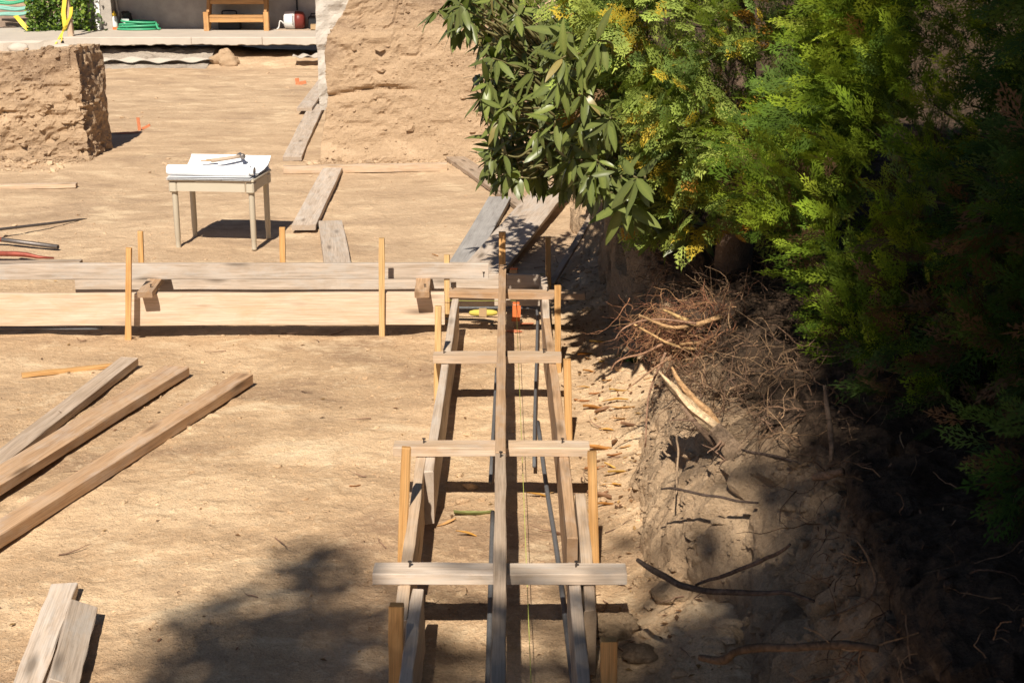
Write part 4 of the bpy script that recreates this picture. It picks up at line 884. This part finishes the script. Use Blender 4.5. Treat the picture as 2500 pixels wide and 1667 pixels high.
def leafy_tree(name, label, trunk, base, clusters, nleaf, size, seed, pal, group=None):
    t = thing(name, label, 'tree', base); r = np.random.default_rng(seed); Cs = []
    for (c, rad) in clusters:
        m_ = int(nleaf * (1.0 if c[0] < -1.05 else 1.9) * rad ** 2); d = r.normal(0, 1, (m_, 3)) * .52; Cs.append(np.array(c) + d * rad * [1, 1, .75] * (1 + .5 * fbm(d[:, 0] * 3, d[:, 1] * 3, d[:, 2] * 3, 2, 5)[:, None]))
    P = np.concatenate(Cs); V, F, C = leaf_quads(P, 0, size, pal, seed + 1, .6)
    o = obj('crown', mesh('crown', V - np.array(base), F, False, C), M_broad, t); o['kind'] = 'stuff'
    mb = MB(); top = np.array(trunk[-1]); mb.tube(smooth_path([np.array(v_) for v_ in trunk], 4) - np.array(base), np.linspace(.16, .06, 4 * (len(trunk) - 1) + 1), 9); mb.build('trunk', M_bark, t, True)
    mb = MB()
    for (c, rad) in clusters:
        c = np.array(c); m_ = (top + c) / 2 + [0, 0, .2]; mb.tube(smooth_path([top - [0, 0, .4], m_, c], 4) - np.array(base), np.linspace(.06, .012, 9), 6)
    mb.build('limbs', M_bark, t, True); return t
def up(x, y, z0, z):       # the spot at height z whose shadow falls on (x, y, z0)
    k = (z - z0); return (x - .13 * k, y - .97 * k, z)
cl = []
for (x, y, z0, z, rad) in ((-.98, 4.2, 0, 7.2, .20), (-.80, 4.45, 0, 7.0, .30), (-.72, 4.88, 0, 7.1, .20), (-.85, 3.85, 0, 7.4, .32), (-.5, 3.9, 0, 7.3, .42), (-.55, 4.3, 0, 7.2, .26), (-.15, 3.55, 0, 7.2, .42), (.3, 3.5, 0, 7.2, .5),
                           (.98, 3.72, .2, 7.1, .46), (1.34, 3.95, .5, 7.0, .42), (1.35, 3.6, .7, 7.2, .75), (.7, 3.3, .3, 7.4, .65), (1.6, 3.0, .8, 7.4, .9), (2.1, 2.4, 1, 7.4, .9),
                           (1.64, 4.95, .7, 7.1, .34), (1.70, 5.0, 1.15, 7.0, .38), (1.74, 5.0, 1.6, 7.1, .40), (1.80, 5.0, 2.1, 7.2, .44), (1.90, 5.0, 2.6, 7.3, .48),
                           (1.9, 4.4, .9, 7.3, .6), (2.1, 4.4, 1.6, 7.4, .65), (2.3, 4.6, 2.4, 7.6, .7), (1.6, 3.9, 1.4, 7.5, .6), (1.8, 3.8, 2.2, 7.6, .7), (2.4, 3.8, 2.8, 7.8, .8), (2.3, 3.3, 1.6, 7.6, .8)):
    cl.append((up(x, y, z0, z + 1.6), rad))
SHADE_N = 1450
leafy_tree('shade_tree', 'leafy tree standing behind the viewpoint and shading the near right', [(2.6, -5.8, .7), (2.4, -5.6, 3.0), (1.7, -5.0, 5.6), (.9, -4.2, 7.4)], (2.6, -5.8, .7), cl, SHADE_N, .10, 61, [(.09, .14, .03), (.06, .10, .02)])

# ------------------------------------------------------------------ rhododendron
def leaf_mesh(name, L, Wd, fold, curl, droop, seed, col, midc):
    r = np.random.default_rng(seed); n_ = 7; V, C = [], []
    for i in range(n_ + 1):
        t = i / n_; w_ = Wd / 2 * (math.sin(math.pi * min(1, t * .96 + .04) ** .85)) ** .75 if 0 < i < n_ else Wd * .03
        x = L * t; z = -droop * L * t * t + .01 * math.sin(t * 5 + seed)
        for s, f_ in ((-1, 1), (0, 0), (1, 1)):
            V.append((x, s * w_, z + fold * w_ * f_ - curl * w_ * w_ / Wd * 2 * f_ + r.normal(0, .0012))); C.append(midc if s == 0 else col)
    F = [(i * 3 + k, i * 3 + k + 3, i * 3 + k + 4, i * 3 + k + 1) for i in range(n_) for k in (0, 1)]
    F = [tuple(reversed(f_)) for f_ in F]; return np.array(V), F, np.array(C)
LCOL = [((.062, .105, .009), (.15, .19, .03)), ((.085, .138, .012), (.19, .23, .04)), ((.04, .072, .008), (.10, .14, .02)), ((.115, .168, .015), (.22, .26, .05)), ((.05, .088, .010), (.13, .17, .03)), ((.14, .19, .03), (.24, .28, .07)), ((.36, .23, .06), (.4, .28, .1))]
LT = [leaf_mesh('leaf', 1.0, .24 + .045 * (i % 3), .30 + .22 * (i % 2), .35 + .3 * (i % 3), .08 + .11 * (i % 4), i, *LCOL[i]) for i in range(7)]
LM = []
for i, (v_, f_, c_) in enumerate(LT):
    me = mesh('leaf', v_, f_, True, c_); me.materials.append(M_leaf); LM.append(me)
rh = thing('rhododendron', 'big rhododendron with long glossy leaves overhanging the bank', 'shrub', (1.05, 8.1, .75))
def inpoly(x, y, poly):
    c = False; j = len(poly) - 1
    for i in range(len(poly)):
        (xi, yi), (xj, yj) = poly[i], poly[j]
        if (yi > y) != (yj > y) and x < (xj - xi) * (y - yi) / (yj - yi) + xi: c = not c
        j = i
    return c
whorls = []
def sample(poly, n_, Y0, Y1, r, ls):
    xs_ = [p_[0] for p_ in poly]; ys_ = [p_[1] for p_ in poly]; k = 0
    while k < n_:
        x, y = r.uniform(min(xs_), max(xs_)), r.uniform(min(ys_), max(ys_))
        if inpoly(x, y, poly): whorls.append((gY(x * 1.0629, y * 1.0629, r.uniform(Y0, Y1)), r.uniform(*ls))); k += 1
rr_ = random.Random(5)
sample([(1010, -40), (1035, 30), (1085, 90), (1110, 190), (1135, 300), (1115, 340), (1130, 400), (1240, 420), (1340, 430), (1460, 440), (1480, 300), (1450, 150), (1420, -40)], 430, 7.3, 9.2, rr_, (.115, .155))
sample([(1250, 40), (1370, 90), (1410, 300), (1420, 380), (1320, 390), (1270, 280)], 46, 5.9, 6.9, rr_, (.12, .16))
sample([(1320, 350), (1430, 380), (1490, 430), (1450, 490), (1360, 450)], 18, 5.8, 6.6, rr_, (.13, .175))
sample([(1450, 430), (1600, 500), (1620, 560), (1500, 540)], 14, 6.4, 7.0, rr_, (.12, .16))
sample([(1100, 330), (1180, 330), (1200, 400), (1120, 410)], 14, 7.4, 8.1, rr_, (.12, .155))
for xx, yy2 in ((1000, 25), (1040, 55), (1075, 20), (1090, 175), (1105, 225), (1120, 250)): whorls.append((gY(xx * 1.0629, yy2 * 1.0629, rr_.uniform(7.9, 8.4)), .15))
leaves = []; stems = MB(); heart = Vector((.95, 8.1, 1.0))
for (c, ls) in whorls:
    ax = (c - heart); ax.z *= .4; ax = (ax.normalized() + Vector((rr_.gauss(0, .35), rr_.gauss(-.25, .35), rr_.uniform(.0, .5)))).normalized()
    s1 = ax.orthogonal().normalized(); s2 = ax.cross(s1); n_ = rr_.randint(4, 8); a0 = rr_.uniform(0, 6.28)
    base = c - ax * .02
    mid = heart.lerp(c, .6) + Vector((0, 0, .08)); stems.tube(smooth_path([np.array(heart.lerp(c, .72)), np.array(heart.lerp(c, .82) + Vector((0, 0, .03))), np.array(c - ax * .10), np.array(c)], 4) - np.array(rh.location), np.linspace(.009, .0035, 13), 5)
    yb = rr_.random()
    for k in range(n_):
        a = a0 + 6.283 * k / n_ + rr_.gauss(0, .45); sp_ = rr_.uniform(.3, 1.2); d = (s1 * math.cos(a) + s2 * math.sin(a)) * sp_ + ax * rr_.uniform(.0, .7) + Vector((0, 0, -rr_.choice((rr_.uniform(.1, .6), rr_.uniform(.6, 1.7))))); d.normalize()
        nn = Vector((0, 0, 1)) * .7 + ax * .6 + Vector((rr_.gauss(0, .45), rr_.gauss(-.1, .45), 0)); y = nn.cross(d)
        if y.length < 1e-3: continue
        y.normalize(); nn = d.cross(y); L = ls * rr_.uniform(.6, 1.2)
        M4 = Matrix((d * L, y * L, nn * L)).transposed().to_4x4(); M4.translation = base + ax * rr_.uniform(-.015, .02) + d * .008
        ti = rr_.choices(range(7), (5, 5, 4, 4, 4, 2, .25))[0]; leaves.append((M4, ti, c.y + c.x * .0 - ax.y * 0))
# nearest, outermost leaves are single parts; the rest one mass
def shown(M4):
    p_ = M4.translation; best = 0
    pxv = cam.matrix_world.inverted() if False else None
    return p_.y
inv = (Matrix.Translation(cam.location) @ cam.rotation_euler.to_matrix().to_4x4()).inverted()
cells = {}
info = []
for i, (M4, ti, _) in enumerate(leaves):
    p_ = inv @ (M4 @ Vector((.5, 0, 0))); u, v = p_.x / -p_.z * FPX + 1250, -p_.y / -p_.z * FPX + 833.5
    info.append((u, v, -p_.z)); key = (int(u // 26), int(v // 26)); 
    if 0 < v < 1667: cells.setdefault(key, []).append((-p_.z, i))
front = set()
for lst in cells.values():
    lst.sort(); front.update(i for _, i in lst[:1])
front = sorted(front, key=lambda i: info[i][2])[:300]; fs = set(front)
for i in front:
    M4, ti, _ = leaves[i]; o = obj('leaf', LM[ti], None, rh); M5 = M4.copy(); M5.translation -= rh.location; o.matrix_local = M5
Vs, Fs, Cs, n_ = [], [], [], 0
for i, (M4, ti, _) in enumerate(leaves):
    if i in fs: continue
    v_, f_, c_ = LT[ti]; A3 = np.array(M4.to_3x3()); Vs.append(v_ @ A3.T + np.array(M4.translation) - np.array(rh.location)); Fs.append(np.array(f_) + n_); Cs.append(c_ * rng.uniform(.6, 1.2)); n_ += len(v_)
o = obj('leaf_mass', mesh('leaf_mass', np.concatenate(Vs), np.concatenate(Fs), True, np.concatenate(Cs)), M_leaf, rh); o['kind'] = 'stuff'
for k in range(9):
    a = rr_.uniform(0, 6.28); e = heart + Vector((math.cos(a) * .35 - .3, math.sin(a) * .35 - .1, rr_.uniform(.0, .5)))
    stems.tube(smooth_path([np.array((1.1 + .05 * math.cos(a), 8.1, .75)), np.array(heart.lerp(e, .3) - Vector((0, 0, .12))), np.array(e)], 5) - np.array(rh.location), np.linspace(.03, .010, 11), 7)
o = stems.build('branches', simple('shrub_stem', (.17, .15, .06), .7), rh, True); o['kind'] = 'stuff'

# ------------------------------------------------------------------ roots
def wander(p, d, L, n_, r, wob=.3, grav=.0):
    P = [np.array(p, float)]; d = np.array(d, float); d /= np.linalg.norm(d); s = L / n_
    for i in range(n_):
        d = d + r.normal(0, wob, 3) + np.array([0, 0, -grav]); d /= np.linalg.norm(d); P.append(P[-1] + d * s)
    return np.array(P)
def rootset(mb, centre, spread, n_, Lr, rad, r, dirf, cols, wob=.28, grav=.03, forks=2):
    for k in range(n_):
        p = np.array(centre) + r.normal(0, 1, 3) * spread; L = r.uniform(*Lr); P = wander(p, dirf(r), L, 9, r, wob, grav); rd = rad * r.uniform(.5, 1.6)
        c = np.array(cols[r.integers(len(cols))]) * r.uniform(.7, 1.25); mb.tube(P, np.linspace(rd, rd * .25, 10), 4, True, c)
        for j in range(r.integers(0, forks + 1)):
            i = r.integers(2, 8); Q = wander(P[i], P[i] - P[i - 1] + r.normal(0, .5, 3) * np.linalg.norm(P[1] - P[0]), L * .45, 6, r, wob * 1.2, grav); mb.tube(Q, np.linspace(rd * .55, rd * .2, 7), 4, True, c)
RC = [(.28, .125, .07), (.35, .17, .09), (.20, .09, .055), (.42, .24, .12)]
r = np.random.default_rng(91)
rc = gY(1690, 800, 5.75); rb = thing('root_ball', 'tangled ball of fine reddish roots hanging over the bank edge', 'root ball', tuple(rc))
o = lump('soil_core', (0, 0, 0), .19, 601, None, None, M_humus, (1.25, .9, .6), .6); o.parent = rb; o.location = (.12, .05, -.03)
mb = MB(); rootset(mb, (.05, 0, 0), np.array([.11, .09, .05]), 950, (.07, .25), .0016, r, lambda q_: q_.normal(0, .5, 3) + np.array([-.75, -.3, -.35]), RC)
o = mb.build('fine_roots', M_rootc, rb); o['kind'] = 'stuff'
for k, (pts, rad, c) in enumerate((
        ([(1560, 770), (1650, 800), (1760, 775)], .011, (.46, .28, .14)), ([(1545, 790), (1640, 840), (1720, 850), (1800, 815)], .009, (.55, .34, .16)), ([(1620, 758), (1680, 785)], .010, (.58, .38, .17)),
        ([(1500, 830), (1530, 795), (1600, 780), (1700, 790)], .0055, (.33, .19, .12)), ([(1490, 905), (1510, 880), (1570, 860), (1640, 830)], .006, (.36, .2, .12)), ([(1575, 1090), (1580, 1000), (1595, 930), (1625, 860)], .006, (.34, .2, .13)), ([(1530, 950), (1580, 910), (1640, 870)], .005, (.38, .22, .13)), ([(1660, 840), (1720, 835), (1790, 815), (1850, 800)], .012, (.5, .31, .15)))):
    P = smooth_path([np.array(gY(x, y, 5.52 + .03 * (k % 3) + .08 * (x > 1700))) for x, y in pts], 6); P[:, 1] += .02 * fbm(P[:, 0] * 12, 0, P[:, 2] * 12, 2, k); 
    MB().tube(P - np.array(rc), np.linspace(rad * .45, rad, len(P)), 7, True, c).build('thick_root', M_rootc, rb, True)
# torn stump root
sr = thing('split_root', 'thick torn root with pale split wood sticking out of the bank', 'root', tuple(gY(1790, 1110, 4.95)))
def at_(pts, Y0, Y1): return [np.array(gY(x, y, Y0 + (Y1 - Y0) * i / (len(pts) - 1))) for i, (x, y) in enumerate(pts)]
def rough_tube(name, pts, rads, mat, par, c, seed, amp=.3, n_=12):
    P = smooth_path(pts, 6); rd = np.interp(np.linspace(0, 1, len(P)), np.linspace(0, 1, len(rads)), rads); V, F = tube_data(P, rd, n_)
    ctr = np.repeat(P, n_, 0); d = V - ctr; k = np.tile(np.arange(n_), len(P)); V = ctr + d * (1 + amp * fbm(k * .9, ctr[:, 2] * 6, ctr[:, 0] * 6, 3, seed))[:, None]
    return MB().add(V - np.array(par.location), F, c).build(name, mat, par, False)
rs = np.random.default_rng(17)
for k in range(9):
    ox, oy = rs.normal(0, 7), rs.normal(0, 6); t0 = rs.uniform(0, .35); base = [(1612, 912), (1640, 945), (1680, 990), (1720, 1030), (1762, 1070)]
    pts = [(x + ox * (i / 4) + rs.normal(0, 3), y + oy * (i / 4) + rs.normal(0, 3)) for i, (x, y) in enumerate(base)][(1 if t0 > .22 else 0):]
    rough_tube('splinter', at_(pts, 4.86 + .012 * k, 4.80 + .006 * k), [.002, .010, .015, .017, .015][-len(pts):], M_rootc, sr, np.array((.60, .43, .26)) * rs.uniform(.6, 1.1), 30 + k, .5, 7)
rough_tube('bark_strip', at_([(1640, 896), (1658, 930), (1690, 970), (1725, 1005), (1752, 1040)], 4.9, 4.86), [.004, .009, .014, .018, .016], M_rootc, sr, (.47, .28, .14), 5, .4)
rough_tube('bark_strip', at_([(1660, 985), (1700, 1035), (1735, 1072), (1765, 1092)], 4.83, 4.8), [.003, .010, .013, .012], M_rootc, sr, (.25, .165, .11), 6, .5)
rough_tube('root_stem', at_([(1745, 1045), (1780, 1085), (1812, 1130), (1832, 1172), (1850, 1200)], 4.80, 4.62), [.028, .034, .040, .042, .03], M_rootc, sr, (.29, .20, .13), 7, .45)
for k, (x0, y0, x1, y1) in enumerate(((1760, 1075, 1745, 1130), (1770, 1080, 1735, 1110), (1800, 1130, 1700, 1135), (1815, 1140, 1770, 1160), (1790, 1100, 1780, 1150), (1700, 1025, 1640, 1055))):
    P = wander(gY(x0, y0, 4.74), gY(x1, y1, 4.70) - gY(x0, y0, 4.74), (gY(x1, y1, 4.70) - gY(x0, y0, 4.74)).length, 8, rs, .25)
    MB().tube(P - np.array(sr.location), np.linspace(.005, .0015, 9), 5, True, (.34, .21, .14)).build('rootlet', M_rootc, sr, True)
def long_root(label, pts, Y0, Y1, rads, c, seed=1, name='bare_root'):
    P = smooth_path(at_(pts, Y0, Y1), 7); P0 = P[-1]; rd = np.interp(np.linspace(0, 1, len(P)), np.linspace(0, 1, len(rads)), rads); P = P + .006 * np.stack([fbm(P[:, 0] * 15, j, P[:, 2] * 15, 2, seed + j) for j in range(3)], 1)
    o = MB().tube(P - P0, rd, 8, True, c).build(name, M_rootc, None, True, P0); return tag(o, label, 'root')
long_root('long dark root arching out of the bank near the lowest cross tie', [(1560, 1366), (1600, 1395), (1660, 1425), (1760, 1445), (1820, 1450), (1900, 1445), (1990, 1465)], 3.9, 3.55, [.006, .010, .010, .009, .009, .007, .005], (.12, .085, .065), 1)
long_root('thin dark root forking above the long arching root', [(1700, 1425), (1780, 1400), (1860, 1365), (1930, 1330)], 3.8, 3.5, [.004, .006, .006, .004], (.13, .09, .07), 5)
long_root('thin dark root crossing the sunlit clay face', [(1616, 1192), (1650, 1190), (1720, 1208), (1780, 1218), (1850, 1228)], 4.55, 4.4, [.003, .005, .005, .005, .004], (.10, .07, .055), 8)
long_root('dark root running right from the torn stump', [(1790, 1093), (1850, 1105), (1920, 1120), (2000, 1145), (2050, 1150)], 4.75, 4.3, [.003, .005, .005, .004, .003], (.10, .07, .055), 9)
long_root('thick weathered branch jutting from the bank at the bottom', [(1705, 1605), (1760, 1610), (1800, 1590), (1850, 1580), (1930, 1578), (2050, 1575), (2140, 1585)], 3.25, 3.0, [.008, .012, .009, .012, .010, .012, .009], (.13, .085, .055), 12, 'dead_branch')
long_root('pale hanging root on the shaded terrace at right', [(2090, 1320), (2120, 1360), (2140, 1420), (2110, 1470), (2010, 1510)], 3.5, 3.3, [.002, .004, .005, .004, .002], (.24, .15, .09), 15)
long_root('thin pale root hanging down the sunlit clay face', [(1650, 1060), (1655, 1110), (1655, 1160), (1650, 1205)], 4.7, 4.62, [.004, .004, .003, .003], (.36, .25, .16), 19)
long_root('slender upright stick standing on the terrace under the hedge', [(2012, 940), (2022, 1000), (2028, 1060), (2027, 1128)], 4.2, 4.15, [.006, .008, .009, .006], (.24, .17, .12), 21, 'stick')
long_root('short brown stick lying on the shaded terrace', [(1985, 1165), (2020, 1160), (2060, 1150)], 4.0, 3.95, [.012, .014, .012], (.22, .14, .09), 23, 'stick')
# fibrous root mat over the upper bank and dead twigs on the terrace
mb = MB(); r = np.random.default_rng(95)
for k in range(2300):
    y = r.uniform(2.6, 7.6) if k < 1300 else r.uniform(4.6, 6.6); a_ = r.uniform(.68, 1.0) if r.random() < .5 else 1 + r.random() ** 1.5 * 1.1
    if 4.4 < y < 5.0 and a_ < .9: continue
    p = bank_at(y, a_); P = wander(p + Vector((0, 0, .01)), r.normal(0, .6, 3) + np.array([-.5, -.2, .0]), r.uniform(.08, .3), 7, r, .35, .05); rd = r.uniform(.001, .0032)
    if y < 4.4 and r.random() < .55: continue
    c = np.array([(.20, .12, .075), (.26, .16, .095), (.13, .08, .055), (.33, .21, .12)][r.integers(4)]); mb.tube(P, np.linspace(rd, rd * .3, 8), 3, False, c * r.uniform(.6, 1.2))
o = mb.build('root_mat', M_rootc); o['kind'] = 'stuff'; tag(o, 'fine brown roots and dead twigs matted over the top of the bank', 'root mat')
# humus on the terrace
pts = []; sz = []
for k in range(2200):
    y = r.uniform(2.4, 8); p = bank_at(y, 1 + r.random() ** 1.3 * 1.2); pts.append(p); sz.append(min(.022, .003 + .003 * r.pareto(2.2)))
tag(scatter_clods('humus_crumbs', pts, sz, M_humus), 'dark crumbly topsoil on the shaded terrace under the hedge', 'topsoil')
# clods of clay at the bank foot
for k, (x, y, s, lb_) in enumerate(((1640, 1505, .06, 'upright clay clod at the bank foot, near the lowest cross tie'), (1490, 1545, .075, 'large flat clay clod beside the nearest right stake'), (1560, 1610, .05, 'rounded clay clod at the foot of the shaded bank'))):
    p = on(x, y); lump('clay_clod', (p.x, p.y, p.z + s * .3), s, 700 + k, lb_, 'clod', M_bank, (1.2, .8, .7), .5)

tf = thing('strap_leaf_tuft', 'dark green tuft of narrow leaves at the bank foot under the root ball', 'plant', tuple(on(1545, 945)))
rt = random.Random(3)
for k in range(16):
    a = rt.uniform(0, 6.28); L = rt.uniform(.10, .2); d = np.array([math.cos(a), math.sin(a) * .6, 0]); mb = MB(); P = [d * L * t + np.array([0, 0, L * (1.0 * t - .75 * t * t)]) for t in (0, .3, .6, 1)]; sd = np.array([-d[1], d[0], 0]); sd /= np.linalg.norm(sd)
    V_ = []
    for p_, w_ in zip(P, (.004, .007, .006, .001)): V_ += [p_ - sd * w_, p_ + sd * w_]
    mb.add(V_, [(0, 1, 3, 2), (2, 3, 5, 4), (4, 5, 7, 6)], (.03, .07, .02)); mb.build('blade', M_broad, tf)

# ------------------------------------------------------------------ fallen leaves and litter
def dry_leaf_mesh(seed, col):
    r = np.random.default_rng(seed); n_ = 6; V = []
    for i in range(n_ + 1):
        t = i / n_; w_ = .14 * math.sin(math.pi * (t * .94 + .03)) ** .8; x = t - .5; z = .10 * math.sin(t * 3 + seed) + .06
        for s in (-1, -.5, 0, .5, 1): V.append((x, s * w_ * (1 - .3 * abs(s)), z * .6 + (.08 + .03 * (seed % 3)) * abs(s) ** 1.5 * (1 if seed % 2 else .5) + r.normal(0, .008)))
    me = mesh('fallen_leaf', V, gridF(n_ + 1, 5), True, np.tile(np.array(col), ((n_ + 1) * 5, 1)) * r.uniform(.85, 1.15, ((n_ + 1) * 5, 1))); me.materials.append(M_litter); return me
DL = [dry_leaf_mesh(i, c) for i, c in enumerate([(.50, .26, .06), (.42, .20, .06), (.56, .34, .09), (.34, .15, .06), (.45, .25, .10), (.30, .17, .10)])]
r = random.Random(12)
def fallen(x, y, L, ti, label, group, a=None):
    p = on(x, y, .004); o = obj('fallen_leaf', DL[ti], None, None, p, (r.gauss(0, .15), r.gauss(0, .15), r.uniform(-.6, .6) if a is None else a)); o.scale = (L, L, L); return tag(o, label, 'leaf', group)
LBL = 'curled dry tan leaf lying on the soil between form and bank'; GRP = 'dry leaves by the bank foot'
for k, (x, y) in enumerate(((1490, 1196), (1478, 1236), (1515, 1165), (1500, 1120), (1530, 1107), (1535, 1075), (1480, 1065), (1460, 1100), (1495, 1148), (1455, 1143), (1520, 1055), (1470, 1020), (1502, 1012), (1450, 1010), (1510, 985), (1455, 975), (1488, 955), (1530, 940), (1425, 950), (1440, 915), (1480, 905), (1420, 985), (1520, 1030), (1462, 1217), (1440, 1280), (1430, 875), (1465, 860))):
    fallen(x, y, r.uniform(.075, .13), k % 6, LBL, GRP)
fallen(1155, 1256, .16, 2, 'long green leaf lying on soil left of the center rail', None, .25).data = (lambda: (lambda m_: m_)(dry_leaf_mesh(9, (.22, .23, .085))))()
fallen(1140, 1305, .10, 0, 'orange curled leaf below the green leaf inside the form', None, .1)
fallen(1090, 1276, .09, 4, 'small tan leaf by the end of the left form board', None, .6)
fallen(1315, 1212, .11, 0, 'orange curled leaf beside the slanting steel bar', None, .1)
fallen(1500, 1095, .10, 5, 'brown and green leaf at the bank foot', None, 1.2)
fallen(867, 1190, .05, 3, 'small rusty leaf on bare soil left of the ladder form', None)
fallen(1062, 622, .05, 1, 'tiny orange leaf on soil behind the form', None)
# small scraps: bark, twigs, leaf bits
mb = MB(); r2 = np.random.default_rng(77)
for k in range(520):
    if k < 170: y = r2.uniform(3.8, 9.5); x = r2.uniform(-3.2, .3)
    else: y = r2.uniform(3.9, 10.2); x = r2.normal(.50, .12)
    if x > .72: continue
    z = gz(x, y) + .004; s = r2.uniform(.005, .018) * (1.0 if k < 170 else 1.25); a = r2.uniform(0, 6.28); c = np.array([(.16, .09, .05), (.28, .15, .07), (.22, .11, .06), (.4, .24, .1)][r2.integers(4)]) * r2.uniform(.6, 1.2)
    d = np.array([math.cos(a), math.sin(a), 0]); e = np.array([-d[1], d[0], 0]); P = np.array([x, y, z]); h1, h2 = r2.uniform(0, .4, 2) * s
    mb.add([P - d * s, P - e * s * .4 + [0, 0, h1], P + d * s + [0, 0, h2], P + e * s * .4 + [0, 0, .2 * s]], [(0, 1, 2, 3)], c)
for k in range(60):
    y = r2.uniform(4, 10); x = r2.normal(.45, .18) if k > 22 else r2.uniform(-2.6, -.4)
    if x > .7: continue
    z = gz(x, y) + .006; P = wander((x, y, z), r2.normal(0, 1, 3) * [1, 1, .1], r2.uniform(.05, .18), 5, r2, .25); P[:, 2] = z + np.abs(P[:, 2] - z) * .5; mb.tube(P, [.003, .003, .0026, .002, .0016, .001], 4, False, np.array((.2, .12, .08)) * r2.uniform(.7, 1.5))
o = mb.build('ground_litter', M_litter); o['kind'] = 'stuff'; tag(o, 'scraps of bark, leaf bits and twigs on the soil', 'litter')
